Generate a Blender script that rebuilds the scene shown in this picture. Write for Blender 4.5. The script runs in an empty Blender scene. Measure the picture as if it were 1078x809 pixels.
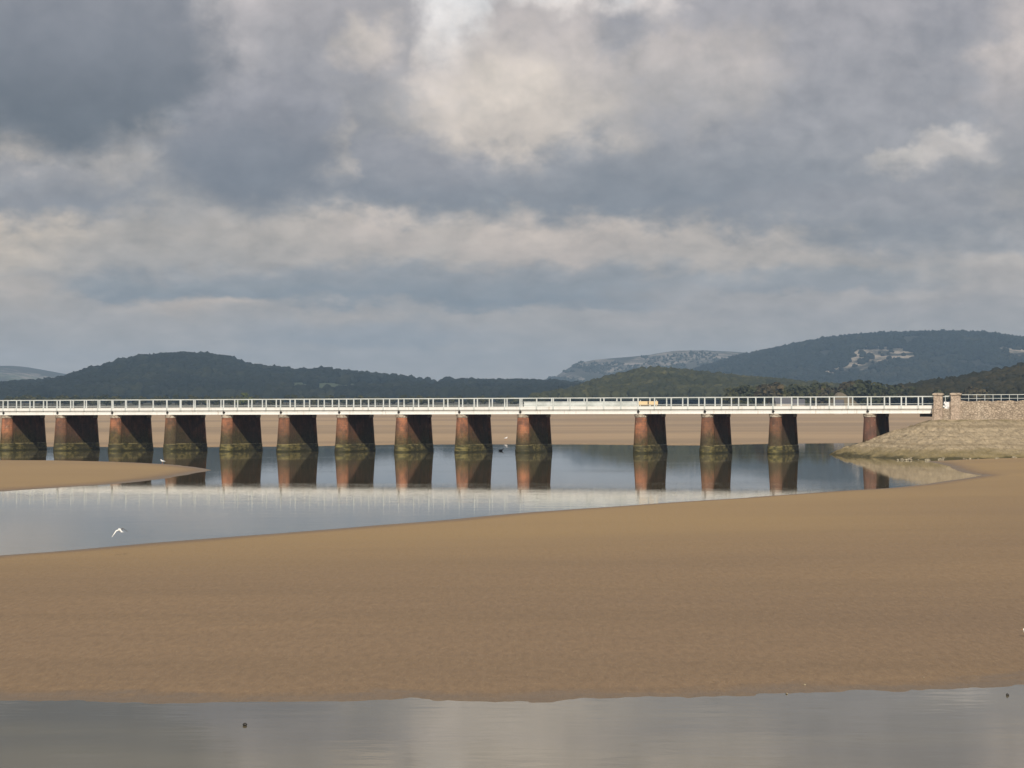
import bpy, bmesh, math, random
import numpy as np
from mathutils import Vector, Matrix

random.seed(7)
rng = np.random.default_rng(11)
R = math.radians
C = bpy.context.scene.collection
SC = bpy.context.scene

# ------------------------------------------------------------------ layout of the place, worked out from image pixels
F = 2350.0            # focal length, in 1078ths of the frame width
EYE = 5.64            # eye height above the low-tide water, metres


def horizon(x):
    return 433.0 + (539.0 - x) * 0.0023


def ground(x, y, z=0.0):
    """image pixel projected back onto a level plane, as a plan position"""
    Y = F * (EYE - z) / (y - horizon(x))
    return ((x - 539.0) * Y / F, Y)


def height(x, y, Y):
    return EYE + (horizon(x) - y) * Y / F


TH = math.atan(1.545e-4 * F)
CT, ST = math.cos(TH), math.sin(TH)
BY = 301.4


def bw(t, c, z):
    """bridge frame (along, across, up) to world"""
    return (t * CT + c * ST, BY - t * ST + c * CT, z)


def along(x):
    u = x - 539.0
    return u * BY / (F * CT + u * ST)


# ------------------------------------------------------------------ helpers
def tag(o, label=None, cat=None, group=None, kind=None):
    if label: o['label'] = label
    if cat: o['category'] = cat
    if group: o['group'] = group
    if kind: o['kind'] = kind
    return o


def empty(name, loc=(0, 0, 0), rz=0.0, parent=None):
    o = bpy.data.objects.new(name, None)
    C.objects.link(o)
    o.location = loc
    o.rotation_euler = (0, 0, rz)
    if parent: o.parent = parent
    return o


def mesh_np(name, V, faces, mat, parent=None, smooth=False, attrs=None):
    """faces: (n,3) or (n,4) int array, or list of lists"""
    me = bpy.data.meshes.new(name)
    V = np.asarray(V, dtype=np.float32)
    if isinstance(faces, np.ndarray):
        n, k = faces.shape
        me.vertices.add(len(V)); me.vertices.foreach_set('co', V.ravel())
        me.loops.add(n * k); me.loops.foreach_set('vertex_index', faces.astype(np.int32).ravel())
        me.polygons.add(n)
        me.polygons.foreach_set('loop_start', np.arange(0, n * k, k, dtype=np.int32))
        me.polygons.foreach_set('loop_total', np.full(n, k, dtype=np.int32))
        me.update(calc_edges=True)
    else:
        me.from_pydata([tuple(map(float, v)) for v in V], [], faces)
    me.validate()
    if attrs:
        for an, av in attrs.items():
            a = me.attributes.new(an, 'FLOAT', 'POINT')
            a.data.foreach_set('value', np.asarray(av, dtype=np.float32))
    if smooth:
        me.polygons.foreach_set('use_smooth', np.ones(len(me.polygons), dtype=bool))
    if mat: me.materials.append(mat)
    o = bpy.data.objects.new(name, me)
    C.objects.link(o)
    if parent: o.parent = parent
    return o


class MB:
    """collects solids into one mesh"""
    def __init__(s):
        s.v, s.f = [], []

    def add(s, V, Fs):
        k = len(s.v)
        s.v += [tuple(p) for p in V]
        s.f += [[i + k for i in f] for f in Fs]

    def box(s, x0, x1, y0, y1, z0, z1, fn=None):
        P = [(x0, y0, z0), (x1, y0, z0), (x1, y1, z0), (x0, y1, z0), (x0, y0, z1), (x1, y0, z1), (x1, y1, z1), (x0, y1, z1)]
        if fn: P = [fn(*p) for p in P]
        s.add(P, [[0, 3, 2, 1], [4, 5, 6, 7], [0, 1, 5, 4], [1, 2, 6, 5], [2, 3, 7, 6], [3, 0, 4, 7]])

    def loft(s, rings, cap0=True, cap1=True):
        n = len(rings[0]); V = [p for r in rings for p in r]; Fs = []
        for i in range(len(rings) - 1):
            for j in range(n):
                a = i * n + j; b = i * n + (j + 1) % n
                Fs.append([a, b, b + n, a + n])
        if cap0: Fs.append(list(range(n))[::-1])
        if cap1: Fs.append([(len(rings) - 1) * n + j for j in range(n)])
        s.add(V, Fs)

    def tube(s, a, b, r0, r1, n=8):
        a, b = Vector(a), Vector(b); d = (b - a).normalized()
        q = d.to_track_quat('Z', 'Y')
        ring = lambda p, r: [tuple(p + q @ Vector((r * math.cos(2 * math.pi * k / n), r * math.sin(2 * math.pi * k / n), 0))) for k in range(n)]
        s.loft([ring(a, r0), ring(b, r1)])

    def build(s, name, mat, parent=None, smooth=False):
        return mesh_np(name, np.array(s.v), s.f, mat, parent, smooth)


# value noise for terrain
_perm = rng.random((256, 256))


def vnoise(x, y):
    xi = np.floor(x).astype(int); yi = np.floor(y).astype(int)
    xf = x - xi; yf = y - yi
    xf = xf * xf * (3 - 2 * xf); yf = yf * yf * (3 - 2 * yf)
    g = lambda a, b: _perm[a % 256, b % 256]
    return (g(xi, yi) * (1 - xf) + g(xi + 1, yi) * xf) * (1 - yf) + (g(xi, yi + 1) * (1 - xf) + g(xi + 1, yi + 1) * xf) * yf


def fbm(x, y, o=4):
    s = 0.0; a = 0.5
    for k in range(o):
        s = s + a * vnoise(x * 2 ** k + 17.3 * k, y * 2 ** k + 5.1 * k); a *= 0.5
    return s


def sstep(a, b, x):
    t = np.clip((x - a) / (b - a), 0, 1)
    return t * t * (3 - 2 * t)


# ------------------------------------------------------------------ node helpers
def lin(c):
    c = c / 255.0
    return c / 12.92 if c <= 0.04045 else ((c + 0.055) / 1.055) ** 2.4


def srgb(r, g, b, k=1.0):
    return (lin(r) * k, lin(g) * k, lin(b) * k, 1.0)


class N:
    """node tree builder; values are sockets or plain constants"""
    def __init__(s, tree):
        s.t = tree

    def put(s, sock, val):
        if val is None: return
        if isinstance(val, bpy.types.NodeSocket): s.t.links.new(val, sock)
        else: sock.default_value = val

    def m(s, op, a, b=None, c=None, clamp=False):
        n = s.t.nodes.new('ShaderNodeMath'); n.operation = op; n.use_clamp = clamp
        for i, v in enumerate((a, b, c)): s.put(n.inputs[i], v)
        return n.outputs[0]

    def vm(s, op, a, b=None, c=None):
        n = s.t.nodes.new('ShaderNodeVectorMath'); n.operation = op
        for i, v in enumerate((a, b, c)): s.put(n.inputs[i], v)
        return n.outputs['Value'] if op in ('LENGTH', 'DOT_PRODUCT') else n.outputs[0]

    def xyz(s, v):
        n = s.t.nodes.new('ShaderNodeSeparateXYZ'); s.put(n.inputs[0], v); return n.outputs

    def vec(s, x, y, z):
        n = s.t.nodes.new('ShaderNodeCombineXYZ')
        for i, v in enumerate((x, y, z)): s.put(n.inputs[i], v)
        return n.outputs[0]

    def noise(s, v, scale=1.0, detail=4, rough=0.5, dist=0.0, color=False):
        n = s.t.nodes.new('ShaderNodeTexNoise')
        s.put(n.inputs['Vector'], v); n.inputs['Scale'].default_value = scale
        n.inputs['Detail'].default_value = detail; n.inputs['Roughness'].default_value = rough
        n.inputs['Distortion'].default_value = dist
        return n.outputs['Color'] if color else n.outputs['Fac']

    def rng(s, v, a, b, c=0.0, d=1.0, smooth=True):
        n = s.t.nodes.new('ShaderNodeMapRange'); n.interpolation_type = 'SMOOTHSTEP' if smooth else 'LINEAR'
        n.clamp = True
        for i, q in enumerate((v, a, b, c, d)): s.put(n.inputs[i], q)
        return n.outputs[0]

    def mix(s, f, a, b, mode='MIX'):
        n = s.t.nodes.new('ShaderNodeMix'); n.data_type = 'RGBA'; n.blend_type = mode
        s.put(n.inputs[0], f); s.put(n.inputs[6], a); s.put(n.inputs[7], b)
        return n.outputs[2]

    def pos(s):
        return s.t.nodes.new('ShaderNodeNewGeometry').outputs['Position']

    def obj(s):
        return s.t.nodes.new('ShaderNodeTexCoord').outputs['Object']

    def attr(s, name):
        n = s.t.nodes.new('ShaderNodeAttribute'); n.attribute_name = name
        return n.outputs['Fac']

    def bump(s, h, strength, dist, normal=None):
        n = s.t.nodes.new('ShaderNodeBump'); s.put(n.inputs['Height'], h)
        s.put(n.inputs['Strength'], strength); n.inputs['Distance'].default_value = dist
        if normal: s.put(n.inputs['Normal'], normal)
        return n.outputs[0]


def material(name, fn=None, color=(0.5, 0.5, 0.5, 1), rough=0.7, spec=0.3, metal=0.0):
    m = bpy.data.materials.new(name); m.use_nodes = True
    b = m.node_tree.nodes['Principled BSDF']
    b.inputs['Base Color'].default_value = color
    b.inputs['Roughness'].default_value = rough
    b.inputs['Specular IOR Level'].default_value = spec
    b.inputs['Metallic'].default_value = metal
    if fn: fn(N(m.node_tree), b)
    return m


# ------------------------------------------------------------------ materials
def m_sand(n, b):
    p = n.pos(); s = n.xyz(p)
    big = n.noise(n.vm('MULTIPLY', p, (0.022, 0.05, 0.0)), 1.0, 3)
    band = n.noise(n.vm('MULTIPLY', p, (0.02, 0.16, 0.0)), 1.0, 4, 0.6)
    fine = n.noise(n.vm('MULTIPLY', p, (6.0, 1.3, 0.0)), 1.0, 6, 0.72)
    speck = n.noise(n.vm('MULTIPLY', p, (14.0, 3.5, 1.0)), 1.0, 2, 0.5)
    col = n.mix(n.rng(big, 0.35, 0.65), (0.304, 0.207, 0.123, 1), (0.270, 0.186, 0.117, 1))
    col = n.mix(n.m('MULTIPLY', n.rng(band, 0.42, 0.66), 0.25), col, (0.205, 0.146, 0.088, 1))
    col = n.mix(n.rng(fine, 0.30, 0.74, 0.0, 0.6), col, (0.186, 0.128, 0.080, 1))
    col = n.mix(n.rng(speck, 0.58, 0.70, 0.0, 0.22), col, (0.40, 0.30, 0.18, 1))
    # paler, warmer colour along the far rim of the near bank
    crest = n.attr('crest')
    col = n.mix(n.m('MULTIPLY', crest, 0.75), col, (0.400, 0.272, 0.130, 1))
    # far flats and the salt marsh beyond
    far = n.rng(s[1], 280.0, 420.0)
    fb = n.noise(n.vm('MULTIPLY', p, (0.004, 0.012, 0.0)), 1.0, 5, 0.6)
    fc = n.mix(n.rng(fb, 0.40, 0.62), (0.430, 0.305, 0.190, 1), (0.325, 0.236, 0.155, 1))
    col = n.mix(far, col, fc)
    my = n.m('ADD', s[1], n.m('MULTIPLY', n.noise(n.vm('MULTIPLY', p, (0.012, 0.012, 0)), 1.0, 3), 260.0))
    marsh = n.rng(my, 1080.0, 1250.0)
    mc = n.mix(n.noise(n.vm('MULTIPLY', p, (0.01, 0.05, 0)), 1.0, 4), (0.055, 0.058, 0.030, 1), (0.12, 0.10, 0.06, 1))
    col = n.mix(marsh, col, mc)
    # wet rim beside the water
    wob = n.m('MULTIPLY', n.m('SUBTRACT', n.noise(n.vm('MULTIPLY', p, (0.5, 0.9, 0)), 1.0, 4), 0.5), 0.05)
    wet = n.rng(n.m('ADD', s[2], wob), 0.012, 0.050, 1.0, 0.0)
    col = n.mix(n.m('MULTIPLY', wet, 0.42), col, (0.10, 0.074, 0.048, 1))
    n.put(b.inputs['Base Color'], col)
    n.put(b.inputs['Roughness'], n.rng(wet, 0.0, 1.0, 0.75, 0.50))
    n.put(b.inputs['Specular IOR Level'], n.rng(wet, 0, 1, 0.15, 0.32))
    rip = n.noise(n.vm('MULTIPLY', p, (3.2, 1.6, 0.0)), 1.0, 5, 0.6, 0.6)
    und = n.noise(n.vm('MULTIPLY', p, (0.12, 0.35, 0.0)), 1.0, 3)
    h = n.m('ADD', n.m('MULTIPLY', rip, 0.035), n.m('ADD', n.m('MULTIPLY', fine, 0.05), n.m('MULTIPLY', und, 0.08)))
    n.put(b.inputs['Normal'], n.bump(h, 1.0, 1.35))


def m_water(n, b):
    p = n.pos(); s = n.xyz(p)
    b.inputs['IOR'].default_value = 1.333
    b.inputs['Specular IOR Level'].default_value = 0.5
    mud = n.noise(n.vm('MULTIPLY', p, (0.06, 0.16, 0)), 1.0, 4, 0.6)
    n.put(b.inputs['Base Color'], n.mix(n.rng(mud, 0.3, 0.7), (0.170, 0.140, 0.076, 1), (0.115, 0.095, 0.056, 1)))
    breeze = n.noise(n.vm('MULTIPLY', p, (0.010, 0.045, 0)), 1.0, 3, 0.55)
    near = n.rng(s[1], 143.0, 168.0, 1.0, 0.0)
    front = n.rng(s[1], 46.0, 70.0, 1.0, 0.0)
    br = n.m('ADD', n.rng(breeze, 0.5, 0.68, 0.0, 0.35), n.m('MULTIPLY', near, 0.38))
    n.put(b.inputs['Roughness'], n.m('ADD', 0.012, n.m('MULTIPLY', br, 0.035)))
    w1 = n.noise(n.vm('MULTIPLY', p, (0.9, 2.2, 0)), 1.0, 3, 0.55, 0.4)
    w2 = n.noise(n.vm('MULTIPLY', p, (0.16, 0.55, 0)), 1.0, 3, 0.5)
    h = n.m('ADD', n.m('MULTIPLY', w1, 0.010), n.m('MULTIPLY', w2, 0.012))
    n.put(b.inputs['Normal'], n.bump(h, n.m('ADD', 0.10, n.m('MULTIPLY', br, 0.30)), 1.0))


def tide(n, lo, hi, wob=0.6, sc=1.2):
    p = n.pos(); s = n.xyz(p)
    w = n.m('MULTIPLY', n.m('SUBTRACT', n.noise(p, sc, 4, 0.6), 0.5), wob * 2)
    return n.rng(n.m('ADD', s[2], w), lo, hi, 1.0, 0.0)


def m_pier(base, dark, algae, hi):
    def fn(n, b):
        p = n.pos(); ob = n.obj(); s = n.xyz(p)
        info = n.t.nodes.new('ShaderNodeObjectInfo').outputs['Random']
        pp = n.vm('ADD', p, n.vec(n.m('MULTIPLY', info, 40.0), 0, 0))
        streak = n.noise(n.vm('MULTIPLY', pp, (2.2, 2.2, 0.35)), 1.0, 5, 0.65)
        blot = n.noise(pp, 0.9, 4, 0.6)
        shade = n.noise(n.vm('MULTIPLY', p, (0.11, 0.11, 0.12)), 1.0, 2)
        # course joints of the brick casing
        crs = n.m('FRACT', n.m('MULTIPLY', s[2], 3.1))
        joint = n.rng(n.m('ABSOLUTE', n.m('SUBTRACT', crs, 0.5)), 0.40, 0.49)
        col = n.mix(n.rng(blot, 0.35, 0.68), base, dark)
        col = n.mix(n.rng(streak, 0.45, 0.72, 0.0, 0.55), col, (0.07, 0.045, 0.03, 1))
        col = n.mix(n.rng(n.noise(pp, 2.3, 3), 0.64, 0.72, 0.0, 0.5), col, (0.42, 0.30, 0.20, 1))
        col = n.mix(n.m('MULTIPLY', joint, 0.5), col, (0.12, 0.08, 0.055, 1))
        per = n.m('MULTIPLY', n.m('SUBTRACT', n.noise(n.vm('MULTIPLY', p, (0.13, 0.13, 0.0)), 1.0, 1), 0.5), 4.6)
        wz = n.m('MULTIPLY', n.m('SUBTRACT', n.noise(p, 1.1, 4, 0.6), 0.5), 1.9)
        a = n.rng(n.m('ADD', n.m('ADD', s[2], wz), per), 1.3, hi, 1.0, 0.0)
        ac = n.mix(n.rng(n.noise(pp, 3.0, 4, 0.7), 0.35, 0.7), (0.036, 0.038, 0.014, 1), algae)
        col = n.mix(n.m('MULTIPLY', a, 0.88), col, ac)
        col = n.mix(n.rng(shade, 0.40, 0.64, 0.0, 0.5), col, (0.060, 0.042, 0.030, 1))
        n.put(b.inputs['Base Color'], col)
        b.inputs['Roughness'].default_value = 0.85
        h = n.m('SUBTRACT', n.m('MULTIPLY', blot, 0.08), n.m('MULTIPLY', joint, 0.02))
        n.put(b.inputs['Normal'], n.bump(n.m('ADD', h, n.m('MULTIPLY', streak, 0.05)), 0.7, 1.0))
    return fn


def m_plinth(n, b):
    p = n.pos(); s = n.xyz(p)
    n1 = n.noise(n.vm('MULTIPLY', p, (0.8, 0.8, 2.6)), 1.0, 6, 0.72)
    col = n.mix(n.rng(n1, 0.40, 0.62), (0.050, 0.047, 0.018, 1), (0.235, 0.195, 0.072, 1))
    col = n.mix(n.rng(n.noise(n.vm('MULTIPLY', p, (0.35, 0.35, 0.5)), 1.0, 3, 0.6), 0.46, 0.60, 0, 0.8), col, (0.050, 0.044, 0.024, 1))
    w = n.m('MULTIPLY', n.m('SUBTRACT', n.noise(p, 2.0, 3), 0.5), 0.25)
    z = n.m('ADD', s[2], w)
    pale = n.m('MULTIPLY', n.rng(z, 0.92, 1.02), n.rng(n1, 0.42, 0.56, 0.0, 0.6))
    col = n.mix(pale, col, (0.30, 0.25, 0.12, 1))
    course = n.rng(n.m('ABSOLUTE', n.m('SUBTRACT', n.m('FRACT', n.m('MULTIPLY', s[2], 2.2)), 0.5)), 0.38, 0.48)
    col = n.mix(n.m('MULTIPLY', course, 0.5), col, (0.04, 0.038, 0.014, 1))
    col = n.mix(n.rng(z, 0.10, 0.3, 0.8, 0.0), col, (0.028, 0.028, 0.010, 1))
    n.put(b.inputs['Base Color'], col); b.inputs['Roughness'].default_value = 0.7
    n.put(b.inputs['Normal'], n.bump(n.m('MULTIPLY', n1, 0.12), 0.8, 1.0))


def m_white(n, b):
    p = n.pos()
    d = n.noise(n.vm('MULTIPLY', p, (0.9, 0.9, 0.5)), 1.0, 5, 0.65)
    st = n.noise(n.vm('MULTIPLY', p, (3.0, 3.0, 0.25)), 1.0, 3, 0.6)
    col = n.mix(n.rng(d, 0.42, 0.75, 0, 0.5), (0.86, 0.845, 0.80, 1), (0.70, 0.68, 0.62, 1))
    col = n.mix(n.rng(st, 0.57, 0.72, 0, 0.45), col, (0.50, 0.41, 0.30, 1))
    n.put(b.inputs['Base Color'], col); b.inputs['Roughness'].default_value = 0.5


def m_rail(n, b):
    p = n.pos()
    d = n.noise(p, 0.7, 4, 0.6)
    n.put(b.inputs['Base Color'], n.mix(n.rng(d, 0.35, 0.7), (0.66, 0.685, 0.66, 1), (0.50, 0.525, 0.50, 1)))
    b.inputs['Roughness'].default_value = 0.45


def m_stone(c1, c2, c3, sc, joint=True):
    def fn(n, b):
        p = n.pos()
        v = n.t.nodes.new('ShaderNodeTexVoronoi'); v.feature = 'F1'
        n.put(v.inputs['Vector'], n.vm('MULTIPLY', p, (1, 1, 1.5))); v.inputs['Scale'].default_value = sc
        v2 = n.t.nodes.new('ShaderNodeTexVoronoi'); v2.feature = 'DISTANCE_TO_EDGE'
        n.put(v2.inputs['Vector'], n.vm('MULTIPLY', p, (1, 1, 1.5))); v2.inputs['Scale'].default_value = sc
        cr = n.xyz(v.outputs['Color'])[0]
        col = n.mix(cr, c1, c2)
        col = n.mix(n.rng(n.noise(p, 0.5, 5, 0.65), 0.42, 0.72, 0, 0.7), col, c3)
        j = n.rng(v2.outputs['Distance'], 0.02, 0.10, 1.0, 0.0)
        col = n.mix(n.m('MULTIPLY', j, 0.4), col, (0.12, 0.09, 0.065, 1))
        n.put(b.inputs['Base Color'], col); b.inputs['Roughness'].default_value = 0.9
        n.put(b.inputs['Normal'], n.bump(n.m('SUBTRACT', n.m('MULTIPLY', cr, 0.06), n.m('MULTIPLY', j, 0.08)), 0.8, 1.0))
    return fn


def m_bank(n, b):
    p = n.pos(); s = n.xyz(p)
    v = n.t.nodes.new('ShaderNodeTexVoronoi')
    n.put(v.inputs['Vector'], n.vm('MULTIPLY', p, (2.2, 0.7, 1.6))); v.inputs['Scale'].default_value = 1.0
    cr = n.xyz(v.outputs['Color'])[0]
    n1 = n.noise(n.vm('MULTIPLY', p, (2.6, 0.5, 1.6)), 1.0, 8, 0.8)
    col = n.mix(cr, (0.45, 0.355, 0.230, 1), (0.27, 0.212, 0.138, 1))
    col = n.mix(n.rng(n1, 0.44, 0.62, 0, 0.85), col, (0.52, 0.415, 0.275, 1))
    col = n.mix(n.rng(n.noise(n.vm('MULTIPLY', p, (4.5, 0.9, 2.0)), 1.0, 5, 0.8), 0.52, 0.64, 0, 0.6), col, (0.18, 0.135, 0.08, 1))
    zz = n.m('ADD', s[2], n.m('MULTIPLY', n.m('SUBTRACT', n.noise(n.vm('MULTIPLY', p, (0.10, 0.10, 0.6)), 1.0, 4, 0.6), 0.5), 0.7))
    lay = n.noise(n.vec(0, 0, zz), 2.3, 2, 0.5)
    col = n.mix(n.rng(lay, 0.46, 0.62, 0, 0.5), col, (0.21, 0.16, 0.09, 1))
    al = n.m('ADD', s[2], n.m('MULTIPLY', n.m('SUBTRACT', n.noise(p, 0.35, 4, 0.6), 0.5), 1.5))
    col = n.mix(n.rng(al, 0.35, 1.5, 0.75, 0.0), col, (0.185, 0.145, 0.052, 1))
    col = n.mix(n.rng(al, 0.08, 0.42, 0.85, 0.0), col, (0.050, 0.044, 0.018, 1))
    top = n.m('MULTIPLY', n.rng(s[2], 3.9, 4.5), n.rng(n.noise(p, 0.8, 3), 0.45, 0.6))
    col = n.mix(n.m('MULTIPLY', top, 0.6), col, (0.16, 0.14, 0.05, 1))
    n.put(b.inputs['Base Color'], col); b.inputs['Roughness'].default_value = 0.92
    h = n.m('ADD', n.m('MULTIPLY', cr, 0.10), n.m('MULTIPLY', n1, 0.25))
    n.put(b.inputs['Normal'], n.bump(h, 0.7, 1.0))


def m_forest(c1, c2, c3):
    def fn(n, b):
        t = n.attr('tint'); p = n.pos()
        col = n.mix(n.rng(t, 0.0, 0.7, smooth=False), c1, c2)
        col = n.mix(n.rng(t, 0.72, 1.0, 0, 0.9), col, c3)
        col = n.mix(n.rng(n.noise(p, 0.25, 3, 0.7), 0.4, 0.7, 0, 0.5), col, (c1[0] * 0.6, c1[1] * 0.6, c1[2] * 0.6, 1))
        n.put(b.inputs['Base Color'], col); b.inputs['Roughness'].default_value = 0.95
        b.inputs['Specular IOR Level'].default_value = 0.1
    return fn


def m_hill(c1, c2, rock, green):
    def fn(n, b):
        p = n.pos()
        k = n.noise(n.vm('MULTIPLY', p, (0.006, 0.006, 0.012)), 1.0, 6, 0.65)
        col = n.mix(n.rng(k, 0.35, 0.65), c1, c2)
        g = n.attr('field')
        col = n.mix(g, col, green)
        r = n.attr('rock')
        rn = n.noise(n.vm('MULTIPLY', p, (0.02, 0.02, 0.06)), 1.0, 6, 0.75)
        rk = n.m('MULTIPLY', n.rng(r, 0.1, 0.7), n.rng(rn, 0.42, 0.62))
        col = n.mix(rk, col, rock)
        n.put(b.inputs['Base Color'], col); b.inputs['Roughness'].default_value = 0.95
        b.inputs['Specular IOR Level'].default_value = 0.1
    return fn


M = {}
M['sand'] = material('tidal sand', m_sand)
M['water'] = material('estuary water', m_water)
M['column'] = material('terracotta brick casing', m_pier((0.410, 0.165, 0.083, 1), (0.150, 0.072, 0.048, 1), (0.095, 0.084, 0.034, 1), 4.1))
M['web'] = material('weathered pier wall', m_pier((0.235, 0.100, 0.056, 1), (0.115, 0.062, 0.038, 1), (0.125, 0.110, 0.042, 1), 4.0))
M['plinth'] = material('algae covered footing', m_plinth)
M['cap'] = material('cream bearing stone', m_stone((0.52, 0.44, 0.34, 1), (0.42, 0.35, 0.27, 1), (0.30, 0.24, 0.18, 1), 1.3))
M['white'] = material('white bridge paint', m_white)
M['rail'] = material('pale grey railing paint', m_rail)
M['plate'] = material('slightly greyed white plate', m_rail)
M['deck'] = material('deck underside', None, (0.10, 0.09, 0.08, 1), 0.9)
M['dark'] = material('dark iron', None, (0.03, 0.028, 0.026, 1), 0.6)
M['board'] = material('pale orange board', None, (0.80, 0.61, 0.36, 1), 0.6)
M['wall'] = material('limestone rubble wall', m_stone((0.52, 0.415, 0.31, 1), (0.34, 0.27, 0.20, 1), (0.60, 0.50, 0.39, 1), 3.0))
M['pillar'] = material('pink limestone pillar', m_stone((0.62, 0.49, 0.38, 1), (0.47, 0.36, 0.275, 1), (0.62, 0.52, 0.42, 1), 3.8))
M['pcap'] = material('weathered pillar cap', m_stone((0.56, 0.46, 0.36, 1), (0.48, 0.39, 0.30, 1), (0.34, 0.27, 0.2, 1), 1.5))
M['bank'] = material('stone pitched bank', m_bank)
M['rockm'] = material('pale shore stone', m_stone((0.44, 0.38, 0.27, 1), (0.34, 0.28, 0.19, 1), (0.2, 0.17, 0.1, 1), 3.0))
M['wetrock'] = material('dark wet stone', None, (0.028, 0.024, 0.02, 1), 0.35)
M['gull'] = material('white plumage', None, (0.82, 0.81, 0.78, 1), 0.8)
M['gullgrey'] = material('grey wing plumage', None, (0.42, 0.43, 0.44, 1), 0.8)
M['darkwing'] = material('dark slate wing', None, (0.10, 0.10, 0.10, 1), 0.8)
M['black'] = material('black feathers', None, (0.02, 0.02, 0.02, 1), 0.7)
M['bill'] = material('orange bill and legs', None, (0.45, 0.16, 0.04, 1), 0.6)
M['sheet'] = material('white plastic', None, (0.85, 0.84, 0.84, 1), 0.5)
M['bark'] = material('bark', None, (0.07, 0.055, 0.04, 1), 0.95)
M['render'] = material('pale house render', None, (0.40, 0.35, 0.29, 1), 0.9)
M['slate'] = material('slate roof', None, (0.10, 0.10, 0.11, 1), 0.8)
M['glass'] = material('dark window glass', None, (0.03, 0.035, 0.04, 1), 0.15, 0.5)
M['mound'] = material('pale dry hummock', None, (0.15, 0.122, 0.080, 1), 0.95)

# ------------------------------------------------------------------ the flats
# shore lines traced as image pixels, then projected to ground points
far_rim = [(-700, 640), (-300, 612), (-100, 594), (0, 584.5), (50, 581), (100, 577), (150, 573), (200, 569), (300, 561.5), (400, 553), (500, 544.5), (600, 536.5),
           (700, 530), (760, 526), (820, 521.5), (880, 517), (930, 514), (970, 510.5), (1000, 505.5), (1020, 502.5), (1031, 500.6)]
inlet = [(1022, 499.6), (1008, 496.5), (998, 492.5), (988, 489.0), (975, 486.0)]
near_rim = [(2600, 640), (1500, 700), (1300, 706), (1078, 719), (1000, 724), (900, 728), (800, 731.5), (700, 734), (600, 737.5), (520, 739.5), (450, 738), (380, 737.5), (300, 739),
            (200, 740.5), (100, 738), (0, 735), (-150, 733), (-700, 728)]
A = [ground(*p) for p in far_rim + inlet] + [(60.0, 268.0), (90.0, 285.0), (400.0, 300.0)] + [ground(*p) for p in near_rim]
spit = [(-900, 484), (-300, 484.6), (0, 484.8), (60, 485), (110, 486), (150, 487.6), (190, 490.0), (207, 491.8), (219, 494.0), (222, 495.3), (212, 497.4), (190, 500.8), (175, 503.4), (138, 508), (100, 511),
        (60, 513.8), (37, 515.2), (0, 517.8), (-60, 521), (-300, 534), (-900, 560)]
Bp = [ground(*p) for p in spit]
far_shore = [(-900, 474), (-200, 471.5), (0, 470.2), (60, 469.8), (120, 470.3), (180, 470.6), (240, 470.2), (300, 469.8), (360, 469), (420, 467.8), (500, 467.2), (600, 467.4), (680, 468.4),
             (740, 468.8), (790, 467.2), (840, 466.2), (900, 465.6), (960, 465.2), (1100, 464), (2200, 456)]
Fs = [ground(*p) for p in far_shore]
Cp = Fs + [(9000.0, 20000.0), (-9000.0, 20000.0)]


def sdf(P, poly):
    """signed distance, positive inside"""
    px, py = P[:, 0], P[:, 1]
    d = np.full(len(P), 1e9); ins = np.zeros(len(P), bool)
    for i in range(len(poly)):
        ax, ay = poly[i]; bx, by = poly[(i + 1) % len(poly)]
        ex, ey = bx - ax, by - ay
        t = np.clip(((px - ax) * ex + (py - ay) * ey) / (ex * ex + ey * ey + 1e-9), 0, 1)
        d = np.minimum(d, np.hypot(px - ax - t * ex, py - ay - t * ey))
        c = ((ay > py) != (by > py)) & (px < (bx - ax) * (py - ay) / (by - ay + 1e-12) + ax)
        ins ^= c
    return np.where(ins, d, -d)


rows = np.concatenate([np.linspace(-30, 34, 30), np.linspace(34.5, 90, 190), np.linspace(90.5, 200, 190), np.linspace(201, 380, 150), 380 + (np.linspace(0, 1, 90) ** 2.2) * 6340 + 1.5])
ang = np.concatenate([np.linspace(-1.6, -0.28, 50), np.linspace(-0.275, 0.275, 440), np.linspace(0.28, 1.6, 50)])
YY, TT = np.meshgrid(rows, ang, indexing='ij')
XX = TT * (YY + 45.0) * 0.92
P = np.stack([XX.ravel(), YY.ravel()], 1)
wobx = (fbm(P[:, 0] * 0.09, P[:, 1] * 0.09 + 40, 3) - 0.47) * 2.0
woby = (fbm(P[:, 0] * 0.09 + 90, P[:, 1] * 0.09, 3) - 0.47) * 3.0
fadew = np.clip(P[:, 1] / 120, 0.12, 1)
Pw = P + np.stack([wobx, woby], 1) * fadew[:, None] * 0.7
# small scallops at the nearest edge
Pw[:, 1] += ((fbm(P[:, 0] * 0.5, P[:, 1] * 0.4, 3) - 0.47) * 0.9 + (fbm(P[:, 0] * 2.6, P[:, 1] * 1.6, 3) - 0.47) * 1.2) * sstep(70, 45, P[:, 1])
dA, dB, dC = sdf(Pw, A), sdf(Pw, Bp), sdf(Pw, Cp)


def bankh(d, top, slope, deep=0.7):
    return np.where(d > 0, top * (1 - np.exp(-np.maximum(d, 0) * slope / top)), -deep * (1 - np.exp(np.minimum(d, 0) * 0.05 / deep)))


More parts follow.
